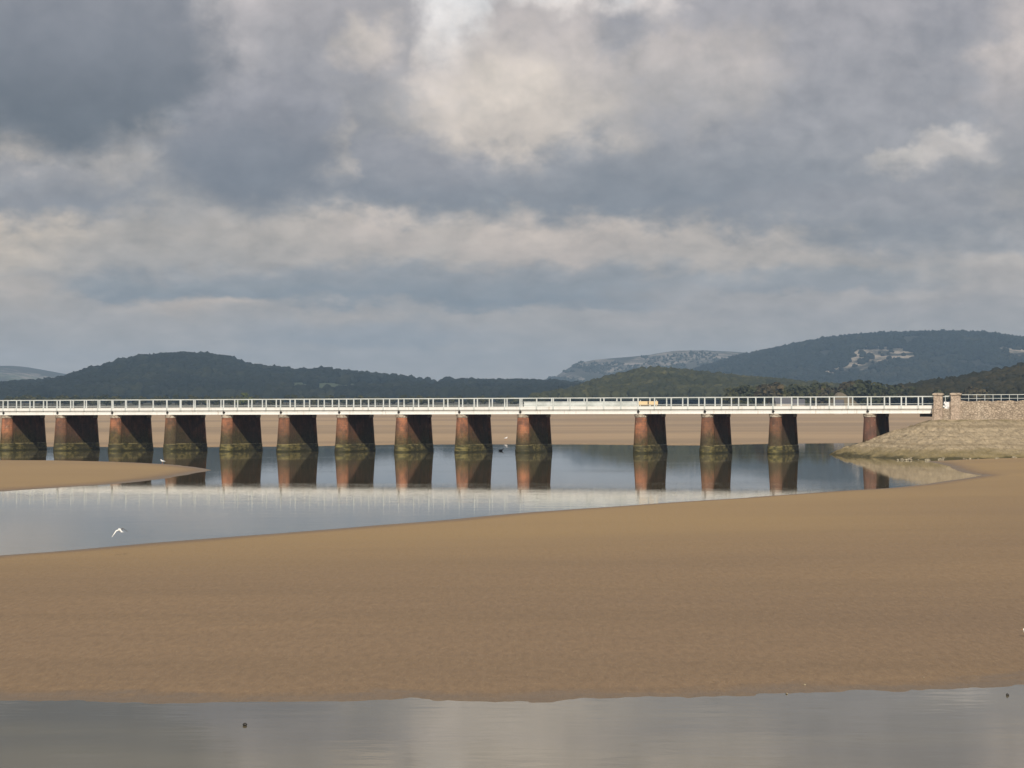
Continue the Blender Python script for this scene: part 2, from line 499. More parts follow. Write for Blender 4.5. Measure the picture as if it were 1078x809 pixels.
hA = bankh(dA, 0.50, 0.035)
hB = bankh(dB, 0.34, 0.030)
farramp = np.interp(P[:, 1], [300, 380, 500, 700, 1000, 1250, 1600, 2200, 3500, 8000], [0, 0.1, 0.5, 1.6, 4.6, 7.4, 10.5, 15, 20, 26])
hC = np.where(dC > 0, 0.10 * (1 - np.exp(-np.maximum(dC, 0) * 0.2)) + farramp, -0.7)
H = np.maximum(np.maximum(hA, hB), hC)
und = (fbm(P[:, 0] * 0.035, P[:, 1] * 0.06, 4) - 0.47)
H = H + np.where(H > 0.03, und * 0.26 * np.clip(H / 0.3, 0, 1), 0)
# shallow tide rill across the near bank
a1, b1 = np.array(ground(190, 673)), np.array(ground(385, 659))
tt = np.clip(((P - a1) @ (b1 - a1)) / ((b1 - a1) @ (b1 - a1)), 0, 1)
dr = np.linalg.norm(P - (a1 + tt[:, None] * (b1 - a1)), axis=1)
H = H + 0.035 * np.exp(-(dr / 0.45) ** 2)
crest = sstep(0.5, 3.0, dA) * sstep(48, 4, dA) * sstep(58, 95, P[:, 1])
crest = np.maximum(crest, sstep(0.8, 4.0, dB) * 0.85)
crest = crest * (0.35 + 1.1 * fbm(P[:, 0] * 0.03 + 3, P[:, 1] * 0.05, 3))
nr, nc = YY.shape
idx = np.arange(nr * nc).reshape(nr, nc)
quads = np.stack([idx[:-1, :-1], idx[:-1, 1:], idx[1:, 1:], idx[1:, :-1]], -1).reshape(-1, 4)
sand = mesh_np('sand_flats', np.column_stack([P, H]), quads, M['sand'], smooth=True, attrs={'crest': np.clip(crest, 0, 1)})
tag(sand, 'broad rippled tan sandbanks of the tidal estuary', 'sand', kind='structure')


def sand_z(x, y):
    i = np.argmin((P[:, 0] - x) ** 2 + (P[:, 1] - y) ** 2)
    return float(H[i])


wx = np.linspace(-420, 420, 3); wy = np.array([-30.0, 150.0, 460.0])
WX, WY = np.meshgrid(wx, wy)
water = mesh_np('estuary_water', np.column_stack([WX.ravel(), WY.ravel(), np.zeros(9)]),
                np.array([[0, 1, 4, 3], [1, 2, 5, 4], [3, 4, 7, 6], [4, 5, 8, 7]]), M['water'])
tag(water, 'calm grey river water between the sandbanks mirroring the bridge', 'water', kind='structure')

# ------------------------------------------------------------------ hills
bm = bmesh.new(); bmesh.ops.create_icosphere(bm, subdivisions=2, radius=1.0)
ICO_V = np.array([v.co[:] for v in bm.verts]); ICO_F = np.array([[v.index for v in f.verts] for f in bm.faces]); bm.free()
bm = bmesh.new(); bmesh.ops.create_icosphere(bm, subdivisions=1, radius=1.0)
ICL_V = np.array([v.co[:] for v in bm.verts]); ICL_F = np.array([[v.index for v in f.verts] for f in bm.faces]); bm.free()


def D_smooth(pts):
    return bool(pts[:, 1].mean() > 2400)


def canopy(name, pts, r, mat, label, low=False):
    """a wood seen from afar: thousands of uneven crowns"""
    BV, BF = (ICL_V, ICL_F) if low else (ICO_V, ICO_F)
    n = len(pts); k = len(BV)
    rr = r * rng.uniform(0.55, 1.25, n)
    sc = np.stack([rr * rng.uniform(0.8, 1.25, n), rr * rng.uniform(0.8, 1.25, n), rr * rng.uniform(0.75, 1.2, n)], 1)
    V = BV[None] * sc[:, None, :] * rng.uniform(0.72, 1.22, (n, k))[:, :, None]
    a = rng.uniform(0, 6.283, n); ca, sa = np.cos(a)[:, None], np.sin(a)[:, None]
    V = np.stack([V[:, :, 0] * ca - V[:, :, 1] * sa, V[:, :, 0] * sa + V[:, :, 1] * ca, V[:, :, 2]], 2)
    V = V + (pts + np.stack([0 * rr, 0 * rr, rr * 0.45], 1))[:, None, :]
    Fc = (BF[None] + (np.arange(n) * k)[:, None, None]).reshape(-1, 3)
    clump = fbm(pts[:, 0] / (r * 9) + 5, pts[:, 1] / (r * 9), 3)
    t = np.clip(rng.random(n) * 0.6 + (clump - 0.47) * 1.6 + 0.2, 0, 1)
    o = mesh_np(name, V.reshape(-1, 3), Fc, mat, smooth=D_smooth(pts), attrs={'tint': np.repeat(t, k)})
    tag(o, label, 'woodland', kind='stuff')
    return o


def hill(name, outline, D, front, back, base, mat, label, power=0.85, rocks=(), fields=(), rough=0.0, nx=420, ny=70, tree=0.0):
    ox = np.array([p[0] for p in outline], float); oy = np.array([p[1] for p in outline], float)
    xs = np.linspace(ox[0], ox[-1], nx)
    ys = np.interp(xs, ox, oy)
    # soften the outline
    kk = np.array([1, 2, 3, 2, 1.0]); kk /= kk.sum()
    ys = np.convolve(np.pad(ys, 2, 'edge'), kk, 'valid')
    X = (xs - 539) * D / F
    Z = EYE + (horizon(xs) - ys) * D / F - tree
    v = np.concatenate([np.linspace(0, 1, ny), 1 + np.linspace(0.05, 1, 16)])

    def surf(i_f, vv):
        Xc = np.interp(i_f, np.arange(nx), X); Zr = np.interp(i_f, np.arange(nx), Z)
        prof = np.where(vv <= 1, np.sin(np.clip(vv, 0, 1) * math.pi / 2) ** (1 / power), np.cos(np.clip(vv - 1, 0, 1) * math.pi / 2))
        Yc = np.where(vv <= 1, D - front * (1 - vv), D + back * (vv - 1))
        g = (fbm(Xc / (front * 0.22) + D, vv * 3.0 + D * 0.01, 4) - 0.47) * rough * np.sin(np.clip(vv, 0, 2) * math.pi / 2) * (1 - np.clip(vv, 0, 1) ** 6)
        z = base + (Zr - base) * np.clip(prof + g, -0.02, 1.0)
        return np.stack([Xc * (Yc / D) ** 0.5, Yc, z], -1)

    I, V = np.meshgrid(np.arange(nx, dtype=float), v)
    S = surf(I, V)
    px = 539 + S[..., 0] / S[..., 1] * F
    py = horizon(px) - (S[..., 2] - EYE) / S[..., 1] * F

    def area(defs):
        a = np.zeros(px.shape)
        for (cx, cy, rx, ry, rot) in defs:
            c, s_ = math.cos(R(rot)), math.sin(R(rot))
            dx, dy = px - cx, py - cy
            q = np.hypot((dx * c + dy * s_) / rx, (-dx * s_ + dy * c) / ry)
            a = np.maximum(a, 1 - sstep(0.75, 1.2, q + (fbm(px / 6, py / 3, 3) - 0.47) * 0.9))
        return a
    rk, fl = area(rocks), area(fields)
    id_ = np.arange(V.size).reshape(V.shape)
    q = np.stack([id_[:-1, :-1], id_[:-1, 1:], id_[1:, 1:], id_[1:, :-1]], -1).reshape(-1, 4)
    o = mesh_np(name, S.reshape(-1, 3), q, mat, smooth=True, attrs={'rock': rk.ravel(), 'field': fl.ravel()})
    tag(o, label, 'hill', kind='structure')

    def scatter(n, vmin=0.05, vmax=1.12, keep=None, patch=0.0, bare=0.0):
        i_f = rng.uniform(0, nx - 1, n); vv = vmin + (vmax - vmin) * rng.random(n)
        p = surf(i_f, vv)
        qx = 539 + p[:, 0] / p[:, 1] * F; qy = horizon(qx) - (p[:, 2] - EYE) / p[:, 1] * F
        ii = np.clip(np.round(i_f).astype(int), 0, nx - 1); jj = np.clip(np.searchsorted(v, vv), 0, len(v) - 1)
        ok = ((rk[jj, ii] < 0.35) | (rng.random(n) < bare)) & (fl[jj, ii] < 0.35)
        if patch: ok &= (fbm(qx / 30, qy / 9, 4) > patch) | ((vv > 0.80) & (patch < 0.4))
        if keep is not None: ok &= keep(qx, qy)
        return p[ok]
    return o, scatter


G1, G2, G3 = (0.020, 0.028, 0.012, 1), (0.040, 0.050, 0.018, 1), (0.075, 0.078, 0.028, 1)
M['hill_left'] = material('wooded slope', m_hill((0.030, 0.038, 0.018, 1), (0.045, 0.052, 0.024, 1), (0.3, 0.28, 0.24, 1), (0.070, 0.086, 0.046, 1)))
M['hill_far'] = material('heather and limestone fell', m_hill((0.05, 0.052, 0.038, 1), (0.09, 0.080, 0.060, 1), (0.30, 0.262, 0.225, 1), (0.10, 0.11, 0.06, 1)))
M['hill_scar'] = material('wooded fell with limestone scar', m_hill((0.018, 0.022, 0.015, 1), (0.034, 0.034, 0.024, 1), (0.40, 0.335, 0.265, 1), (0.09, 0.085, 0.05, 1)))
M['forest_far'] = material('distant woodland', m_forest((0.012, 0.015, 0.010, 1), (0.020, 0.023, 0.014, 1), (0.034, 0.034, 0.020, 1)))
M['scrub'] = material('grey green scrub', m_forest((0.028, 0.031, 0.021, 1), (0.045, 0.046, 0.030, 1), (0.065, 0.058, 0.038, 1)))
M['forest_left'] = material('cloud shaded woodland', m_forest((0.010, 0.013, 0.009, 1), (0.018, 0.021, 0.012, 1), (0.030, 0.032, 0.017, 1)))  # cloud shadow over the left hill is put into this darker leaf colour
M['forest_mid'] = material('olive woodland', m_forest((0.032, 0.035, 0.017, 1), (0.060, 0.060, 0.027, 1), (0.100, 0.092, 0.040, 1)))
M['forest_right'] = material('autumn tinged woodland', m_forest((0.022, 0.022, 0.012, 1), (0.042, 0.037, 0.019, 1), (0.072, 0.056, 0.027, 1)))

hill('hills', [(-420, 410), (-300, 400), (-120, 392), (-40, 388), (0, 386.2), (14, 385.4), (28, 386.6), (50, 390.5), (75, 395), (98, 399.5), (130, 405), (200, 412), (300, 420)],
     6000, 1500, 600, 18, M['hill_far'], 'pale bare fell fading into haze at the far left', 0.9,
     rocks=[(15, 394, 45, 4, 8), (60, 401, 30, 3, 10)], fields=[(60, 404, 60, 5, 8)], rough=0.10)
_, sc1 = hill('hills', [(-420, 420), (-200, 415), (-60, 412), (0, 410), (25, 408.5), (45, 406), (62, 404.5), (80, 404.5), (95, 402.5), (105, 398), (118, 392.5), (135, 387), (150, 382), (165, 379),
                  (185, 377.6), (210, 377), (232, 377.4), (248, 381), (258, 386), (275, 389), (300, 391.5), (318, 393.5), (330, 394), (350, 393), (372, 395.5), (400, 398.5),
                  (430, 401.5), (470, 403.5), (510, 404.5), (560, 405), (600, 407), (660, 410), (760, 416), (860, 421)],
     3000, 900, 500, 16, M['hill_left'], 'long dark wooded hill behind the left half of the bridge', 0.9,
     fields=[(313, 406.5, 11, 3.6, 0), (341, 406, 12, 2.6, 0), (365, 409.5, 46, 5.0, -3), (340, 412, 34, 4, 0), (455, 409, 26, 2.5, 3)], rough=0.14, tree=5.5)
canopy('woodland', sc1(20000, 0.02, 1.1), 6.2, M['forest_left'], 'dense dark wood covering the long hill on the left', low=False)

_, sc2 = hill('hills', [(480, 418), (520, 410), (545, 404.5), (565, 402), (585, 397), (592, 392), (600, 387), (610, 382.5), (625, 379.5), (640, 378), (660, 376.5), (680, 374.5), (700, 371),
                  (712, 369.5), (740, 369.5), (770, 371), (800, 373), (840, 372), (900, 376), (1000, 380)],
     5600, 1200, 600, 18, M['hill_far'], 'pale limestone fell with bare scree in the middle distance', 0.8,
     rocks=[(625, 382.5, 22, 3.2, -5), (597, 396, 18, 3.5, 10), (695, 380, 50, 6.5, -8), (740, 375, 50, 5, 2), (770, 379, 40, 4, 0), (655, 387, 30, 3, -12)], rough=0.12)
canopy('woodland', sc2(22000, 0.2, 1.02, patch=0.44, bare=0.22), 2.9, M['scrub'], 'scattered dark scrub on the pale limestone fell', low=True)

_, sc3 = hill('hills', [(690, 400), (720, 393), (750, 384), (775, 376.5), (800, 371.5), (820, 367), (840, 362.5), (860, 359), (880, 356), (900, 354), (930, 352.3), (960, 351.6), (1000, 351.0),
                  (1020, 351.2), (1040, 353), (1060, 356), (1078, 358), (1130, 362), (1250, 372), (1500, 396)],
     4300, 1100, 700, 18, M['hill_scar'], 'big rounded dark fell with a pale limestone quarry scar on the right', 0.8,
     rocks=[(903, 376, 14, 6.2, -30), (935, 372, 27, 6.4, 6), (912, 384, 32, 4.0, -16), (880, 390, 18, 2.4, -14), (946, 378, 12, 3.0, 10), (1070, 371, 18, 4, 10)], rough=0.12, tree=4.5)
canopy('woodland', sc3(26000, 0.15, 1.04, patch=0.30, bare=0.05), 5.0, M['forest_far'], 'dark wood over the big rounded fell on the right', low=True)

_, sc4 = hill('hills', [(560, 424), (580, 419), (600, 413), (620, 406.5), (640, 401), (660, 395.5), (675, 392.5), (690, 391.5), (705, 392.5), (725, 394.5), (745, 397), (770, 399.5), (800, 402.5),
                  (840, 406), (900, 412), (960, 419)],
     1900, 420, 300, 13, M['hill_left'], 'low olive wooded hill behind the middle of the bridge', 0.9, rough=0.08, tree=2.6)
canopy('woodland', sc4(6200, 0.04, 1.1), 3.6, M['forest_mid'], 'sunlit olive wood on the low hill behind the bridge centre')

_, sc5 = hill('hills', [(880, 420), (920, 415), (950, 409.5), (980, 404.5), (1000, 402.5), (1020, 399), (1040, 394.5), (1060, 390.5), (1080, 387), (1120, 380), (1200, 370), (1400, 362)],
     1250, 260, 300, 11, M['hill_left'], 'brown tinged wooded rise at the far right behind the stone wall', 0.9, rough=0.08, tree=2.0)
canopy('woodland', sc5(5200, 0.04, 1.1), 2.7, M['forest_right'], 'brownish autumn wood on the rise at the far right')


# ------------------------------------------------------------------ trees along the marsh
def crown_mesh(name, h, w, mat, n=620, leaf=0.8):
    k = 9
    cl = []
    for i in range(k):
        a = random.uniform(0, 6.283); rr = random.uniform(0, 0.62) * w / 2; zz = h * random.uniform(0.34, 0.86)
        cl.append((rr * math.cos(a), rr * math.sin(a), zz, w * random.uniform(0.17, 0.30), h * random.uniform(0.10, 0.17)))
    V, Fq, T = [], [], []
    for i in range(n):
        cx, cy, cz, cr, ch = random.choice(cl)
        d = Vector((random.gauss(0, 1), random.gauss(0, 1), random.gauss(0, 1))).normalized() * random.uniform(0.55, 1.12)
        p = Vector((cx + d.x * cr, cy + d.y * cr, cz + d.z * ch))
        nrm = (d + Vector((random.gauss(0, .5), random.gauss(0, .5), random.gauss(0, .5) + 0.3))).normalized()
        q = nrm.to_track_quat('Z', 'Y'); s = leaf * random.uniform(0.5, 1.2)
        b = len(V); t = random.random()
        for (x, y) in ((-1, -0.7), (0.9, -1), (1, 0.8), (-0.8, 1)):
            V.append(p + q @ Vector((x * s * 0.6, y * s * 0.6, random.uniform(-.12, .12)))); T.append(t)
        Fq.append([b, b + 1, b + 2, b + 3])
    o = mesh_np(name, np.array([v[:] for v in V]), Fq, mat, attrs={'tint': T})
    return o


def trunk_mb(h, r):
    m = MB(); m.tube((0, 0, -0.6), (0.15, 0.1, h * 0.5), r, r * 0.6, 7); m.tube((0.15, 0.1, h * 0.5), (0.0, 0.3, h * 0.75), r * 0.55, r * 0.2, 6)
    for a in (0.4, 2.5, 4.4):
        m.tube((0.1, 0.05, h * 0.38), (math.cos(a) * h * 0.22, math.sin(a) * h * 0.22, h * 0.62), r * 0.4, r * 0.12, 5)
    return m


protos = []
M['leaf_dark'] = material('dark leaves', m_forest((0.034, 0.040, 0.019, 1), (0.058, 0.062, 0.029, 1), (0.085, 0.082, 0.040, 1)))
M['leaf_olive'] = material('olive leaves', m_forest((0.048, 0.050, 0.018, 1), (0.080, 0.076, 0.028, 1), (0.11, 0.10, 0.040, 1)))
M['leaf_rust'] = material('rusty leaves', m_forest((0.050, 0.044, 0.024, 1), (0.085, 0.070, 0.038, 1), (0.12, 0.092, 0.050, 1)))
M['leaf_bright'] = material('fresh green leaves', m_forest((0.070, 0.085, 0.020, 1), (0.11, 0.125, 0.030, 1), (0.14, 0.15, 0.05, 1)))
kinds = [('leaf_dark', 'dark green bushy tree'), ('leaf_olive', 'olive rounded tree'), ('leaf_rust', 'brownish early autumn tree')]


def make_tree(name, h, w, lm):
    t = empty(name)
    trunk_mb(h, 0.035 * h).build('trunk', M['bark'], t)
    c = crown_mesh('crown', h, w, M[lm]); c.parent = t
    return t


def copy_tree(o, parent=None):
    c = o.copy(); C.objects.link(c); c.parent = parent
    for ch in list(o.children): copy_tree(ch, c)
    return c


for lm, lab in kinds:
    for w in (8.0, 10.5):
        protos.append([make_tree('tree', 9.0, w, lm), lab, False])


def plant(k, x, y, top, Y, label, group):
    """base on the land at distance Y, crown top seen at height y"""
    pr = protos[k]
    o = pr[0] if not pr[2] else copy_tree(pr[0])
    pr[2] = True
    X = (x - 539) * Y / F
    zb = float(np.interp(Y, [300, 380, 500, 700, 1000, 1250, 1600, 2200, 3500, 8000], [0, 0.1, 0.5, 1.6, 4.6, 7.4, 10.5, 15, 20, 26]))
    zt = height(x, top, Y)
    s = max(0.35, (zt - zb) / 9.0 / 0.98)
    o.location = (X, Y, zb); o.rotation_euler = (0, 0, random.uniform(0, 6.28))
    o.scale = (s * random.uniform(0.85, 1.15), s * random.uniform(0.85, 1.15), s)
    tag(o, label, 'tree', group)


# right-hand treeline
for i in range(62):
    x = 772 + 318 * (i + random.uniform(-0.3, 0.3)) / 61
    topy = float(np.interp(x, [770, 790, 815, 845, 865, 880, 893, 905, 920, 940, 960, 985, 1010, 1100], [407, 405, 403, 404, 402, 408, 402, 399.5, 402, 406, 405, 408, 408, 406])) + random.uniform(-1.0, 3.5)
    k = random.choice([0, 1, 0, 1, 2, 3, 3, 4, 5])
    lab = {0: 'dark green bushy tree in the line behind the right end of the bridge', 1: 'olive rounded tree in the line behind the right end of the bridge',
           2: 'brownish autumn tree in the line behind the right end of the bridge'}[k // 2]
    plant(k, x, 0, topy, random.uniform(980, 1130), lab, 'trees behind the right end of the bridge: ' + kinds[k // 2][0][5:])
# left marsh-edge trees
for i in range(100):
    x = -20 + 590 * (i + random.uniform(-0.45, 0.45)) / 99
    topy = float(np.interp(x, [0, 30, 100, 200, 330, 560], [419, 416, 416.5, 416, 416.5, 417])) + random.uniform(-1.5, 2.0)
    k = random.choice([0, 1, 2, 3, 2, 3, 0])
    lab = {0: 'small dark green tree in the low line along the marsh behind the left spans', 1: 'small olive tree in the low line along the marsh behind the left spans'}[k // 2]
    plant(k, x, 0, topy, random.uniform(1350, 1500), lab, 'trees along the marsh behind the left spans: ' + kinds[k // 2][0][5:])
for (x, topy, Y) in ((259, 413.2, 1320),):
    t = make_tree('tree', 9.0, 12.0, 'leaf_bright')
    protos.append([t, '', False])
    plant(len(protos) - 1, x, 0, topy, Y, 'bright green broad tree standing above the low marsh trees on the left', None)

# a pale hummock and a few far houses behind the right-hand spans
mb = MB()
hx, hy = (883 - 539) * 975 / F, 975.0
zb, zt_ = 4.0, height(884, 413.6, 975)
rings = []
for k in range(12):
    f = k / 11.0; zz = zb - 0.5 + (zt_ - zb + 0.5) * math.cos(f * math.pi / 2) ** 1.5 if k else zt_
    rings.append([(hx + (0.02 + (17 if math.cos(a) > 0 else 9) * f ** 1.25) * math.cos(a) * (1 + 0.06 * math.sin(5 * a)), hy + (0.02 + 12 * f) * math.sin(a), zz + 0.5 * math.sin(a * 7 + k * 2.0) * math.sin(a * 3 + k) * (0 < k < 11)) for a in np.linspace(2 * math.pi, 0, 32, endpoint=False)])
mb.loft(rings)
tag(mb.build('sand_mound', M['mound'], smooth=True), 'pale sandy hummock rising among trees behind the bridge rail', 'mound')


LANDY = [300, 380, 500, 700, 1000, 1250, 1600]; LANDZ = [0, 0.1, 0.5, 1.6, 4.6, 7.4, 10.5]


def house(x, y0, w, h, Y, rz, label, name='house'):
    X = (x - 539) * Y / F; z = float(np.interp(Y, LANDY, LANDZ))
    t = empty(name, (X, Y, z), rz); d = w * 0.6
    m = MB(); m.box(-w / 2, w / 2, -d / 2, d / 2, -2.0, h * 0.6)
    m.build('wall', M['render'], t)
    m = MB(); o_ = 0.3
    V = [(-w / 2 - o_, -d / 2 - o_, h * 0.6), (w / 2 + o_, -d / 2 - o_, h * 0.6), (w / 2 + o_, d / 2 + o_, h * 0.6), (-w / 2 - o_, d / 2 + o_, h * 0.6), (-w / 2 - o_, 0, h), (w / 2 + o_, 0, h)]
    m.add(V, [[0, 3, 2, 1], [0, 1, 5, 4], [2, 3, 4, 5], [0, 4, 3], [1, 2, 5]])
    m.build('roof', M['slate'], t)
    for k in (-0.25, 0.25):
        m = MB(); m.box(w * k - 0.6, w * k + 0.6, -d / 2 - 0.05, -d / 2 + 0.05, h * 0.18, h * 0.45)
        m.build('window', M['glass'], t)
    tag(t, label, 'house', 'far houses seen through the bridge railing')


house(824, 0, 7.0, 7.2, 955, 0.2, 'low pale house half hidden behind the bridge railing left of the sandy hummock')
house(883, 0, 3.6, 6.2, 930, -0.3, 'tiny white house seen through the railing below the sandy hummock')
house(841, 0, 4.6, 6.4, 958, -0.1, 'small pale house beside the low one behind the bridge railing')

# ------------------------------------------------------------------ the viaduct
via = empty('railway_viaduct', bw(0, 0, 0), -TH)
tag(via, 'long low white railway viaduct on stubby brick piers across the estuary', 'bridge')
# local frame of the viaduct: x along, y across (away), z up
TP = [along(x) for x in (3.8, 60.6, 118.2, 176.3, 235.7, 295.8, 357.2, 419.8, 483.6, 547.8, 672.0, 742.1, 814.0, 913.5)]
step = TP[1] - TP[0]
TP = [TP[0] - step * k for k in (5, 4, 3, 2, 1)] + TP
T0 = TP[0] - step
TAB = along(985.0)
WID = 10.3          # out to out of the pier
ZC, ZB, ZF, ZT = 5.22, 5.70, 6.20, 7.43
RC = 0.77          # column radius at the top


def circle(cx, cy, r, z, n=20):
    return [(cx + r * math.cos(2 * math.pi * k / n), cy + r * math.sin(2 * math.pi * k / n), z) for k in range(n)]


def make_pier(t, ztop=ZC):
    p = empty('pier', (t + 0.12, 0, 0), 0, via)
    for cy in (RC, WID - RC):
        sgn = -1 if cy < WID / 2 else 1
        m = MB(); m.loft([circle(0, cy + sgn * 0.18, RC + 0.18, -1.5), circle(0, cy + sgn * 0.18, RC + 0.18, 0.9), circle(0, cy, RC, ztop - 0.40)])
        m.build('column', M['column'], p, smooth=False)
        o = p.children[-1]; o.data.polygons.foreach_set('use_smooth', np.array([len(q.vertices) == 4 for q in o.data.polygons])); 
        m = MB(); m.loft([circle(0, cy, RC + 0.07, ztop - 0.44), circle(0, cy, RC + 0.09, ztop - 0.06), circle(0, cy, RC - 0.02, ztop - 0.004)])
        m.build('cap', M['cap'], p)
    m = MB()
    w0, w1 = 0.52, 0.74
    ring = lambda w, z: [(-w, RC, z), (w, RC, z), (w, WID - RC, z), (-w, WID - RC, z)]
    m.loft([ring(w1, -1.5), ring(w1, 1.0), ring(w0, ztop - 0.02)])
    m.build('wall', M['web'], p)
    # stepped footing
    def stad(r, z, e=0.0):
        n = 12; P_ = []
        for k in range(n + 1):
            a = math.pi + math.pi * k / n; P_.append((r * math.cos(a), RC - 0.16 + r * math.sin(a), z))
        for k in range(n + 1):
            a = math.pi * k / n; P_.append((r * math.cos(a), WID - RC + 0.16 + r * math.sin(a), z))
        return P_
    m = MB(); m.loft([stad(1.06, -1.6), stad(1.05, 0.42), stad(1.01, 0.48), stad(0.99, 0.98), stad(0.915, 1.10)])
    m.build('footing', M['plinth'], p)
    return p


proto = make_pier(TP[0])
piers = [proto]
for t in TP[1:]:
    c = copy_tree(proto, via); c.location = (t + 0.12, 0, 0); piers.append(c)
M['oldbrick'] = material('dark maroon brick casing', m_pier((0.215, 0.095, 0.065, 1), (0.135, 0.070, 0.052, 1), (0.14, 0.115, 0.040, 1), 2.3))
for ch in piers[-1].children:
    if ch.name.startswith('column'):
        ch.data = ch.data.copy(); ch.data.materials[0] = M['oldbrick']
piers[-1]['label'] = 'darker red pier rising out of the foot of the stone embankment'

# girders, span by span
spans = list(zip([T0] + TP, TP + [TAB]))
for (a, b) in spans:
    for (y0, s) in ((0.0, 1), (WID, -1)):
        m = MB(); g = 0.03
        yf = lambda d: y0 + s * d
        lo = lambda d0, d1, z0, z1: m.box(a + g, b - g, min(yf(d0), yf(d1)), max(yf(d0), yf(d1)), z0, z1)
        lo(0.0, 0.36, ZC, ZC + 0.07); lo(0.06, 0.30, ZC + 0.07, ZB - 0.07); lo(0.0, 0.36, ZB - 0.07, ZB)
        n = max(2, round((b - a) / 2.3))
        for k in range(n + 1):
            t = a + 0.12 + (b - a - 0.24) * k / n
            m.box(t - 0.03, t + 0.03, min(yf(0.01), yf(0.07)), max(yf(0.01), yf(0.07)), ZC + 0.07, ZB - 0.07)
        m.build('girder', M['white'], via)
    # cross beams and deck plate
    m = MB(); m.box(a + 0.02, b - 0.02, 0.37, WID - 0.37, ZB - 0.10, ZB + 0.32)
    n = max(2, round((b - a) / 2.3))
    for k in range(n + 1):
        t = a + 0.25 + (b - a - 0.5) * k / n
        m.box(t - 0.12, t + 0.12, 0.37, WID - 0.37, ZC + 0.10, ZB - 0.10)
    m.build('deck', M['deck'], via)
for t in TP:
    m = MB(); n = 14
    pts = lambda y: [(t + 0.17 * math.cos(2 * math.pi * k / n), y, ZC + 0.30 + 0.17 * math.sin(2 * math.pi * k / n)) for k in range(n)]
    m.loft([pts(-0.10), pts(0.05)])
    m.box(t - 0.05, t + 0.05, -0.06, 0.05, ZC + 0.30, ZB)
    m.build('bearing_bolt', M['dark'], via)

# walkway edge and railings
NAV = (TP[TP.index(along(547.8))], TP[TP.index(along(672.0))])
for (y0, s) in ((0.0, 1), (WID, -1)):
    yb = lambda d0, d1: (min(y0 + s * d0, y0 + s * d1), max(y0 + s * d0, y0 + s * d1))
    m = MB()
    m.box(T0, TAB, *yb(-0.18, 0.30), ZB + 0.12, ZF)
    m.box(T0, TAB, *yb(-0.22, 0.30), ZF, ZF + 0.05)
    m.box(T0, TAB, *yb(0.05, 0.30), ZB + 0.004, ZB + 0.12)
    m.build('walkway_edge', M['white'], via)
    rail = empty('railing', (0, 0, 0), 0, via)
    m = MB(); m.box(T0, TAB, *yb(-0.15, -0.08), ZT - 0.07, ZT); m.build('top_rail', M['rail'], rail)
    m = MB(); m.box(T0, TAB, *yb(-0.13, -0.105), ZF + 0.26, ZF + 0.285); m.build('lower_rail', M['rail'], rail)
    proto_post = None
    off = 0.0 if s == 1 else 0.9
    for (a, b) in spans:
        n = max(3, round((b - a) / 2.27))
        for k in range(n):
            t = a + (b - a) * k / n + off
            if t > TAB - 0.4: continue
            if proto_post is None:
                m = MB(); m.box(-0.052, 0.052, *yb(-0.16, -0.07), ZF + 0.05, ZT - 0.07)
                m.box(-0.065, 0.065, *yb(-0.24, -0.18), ZB + 0.13, ZF + 0.10)
                proto_post = m.build('post', M['rail'], rail); o = proto_post
            else:
                o = proto_post.copy(); C.objects.link(o); o.parent = rail
            o.location = (t, 0, 0)
            if k == 0: o.scale = (1.5, 1, 1)
# raised white plate over the wide opening span
m = MB()
m.box(NAV[0] + 0.5, NAV[1] + 0.1, 0.02, 0.14, ZF + 0.05, ZF + 0.64)
m.box(NAV[0] + 0.45, NAV[1] + 0.12, -0.03, 0.22, ZF + 0.64, ZF + 0.71)
k = NAV[0] + 0.6
while k < NAV[1]:
    m.box(k - 0.04, k + 0.04, -0.03, 0.02, ZF + 0.05, ZF + 0.64); k += 1.37
m.build('parapet_plate', M['plate'], via)
# masonry abutment
m = MB(); m.box(TAB, TAB + 3.0, 0.05, WID - 0.05, -0.5, ZC - 0.02); m.box(TAB + 0.6, TAB + 3.0, 0.05, WID - 0.05, ZC - 0.02, ZB - 0.2)
m.build('abutment', M['wall'], via)
m = MB(); m.box(TAB - 2.1, TAB - 0.4, 0.5, 2.6, ZC - 0.42, ZC - 0.03); m.build('bearing_block', M['dark'], via)

# pale orange board on the railing
tb = along(682.5)
brd = empty('notice_board', bw(tb, -0.02, ZF), -TH)
tag(brd, 'pale orange board with a dark central upright fixed to the white railing', 'board')
m = MB(); m.box(-1.32, 1.32, -0.03, 0.03, 0.18, 0.70); m.build('panel', M['board'], brd)
m = MB(); m.box(-0.07, 0.07, -0.07, -0.03, 0.26, 0.68); m.build('stripe', M['dark'], brd)
for k in (-1.1, 1.1):
    m = MB(); m.box(k - 0.04, k + 0.04, 0.03, 0.12, -0.10, 0.86); m.build('bracket', M['rail'], brd)

# ------------------------------------------------------------------ stone embankment
TE = TAB + 75
def W2(t, c): q = bw(t, c, 0); return (q[0], q[1])
top_line = [W2(TE, WID + 1.2), W2(TAB + 6, WID + 1.2), W2(TAB + 1.0, WID + 0.6), W2(TAB + 0.1, WID - 2), W2(TAB - 0.6, 4.0), W2(TAB - 0.6, 1.2), W2(TAB + 0.0, -0.7), W2(TAB + 2.5, -0.95), W2(TAB + 12, -0.95), W2(TE, -0.95)]
toe_line = [W2(TE, 30), W2(TAB + 4, 26), W2(TAB - 6, 20), W2(TAB - 11, 12), ground(890, 477.6), ground(873, 478.7), ground(905, 481.0), ground(950, 483.3), ground(1010, 484.0), (ground(1300, 482.5)[0], ground(1300, 482.5)[1])]


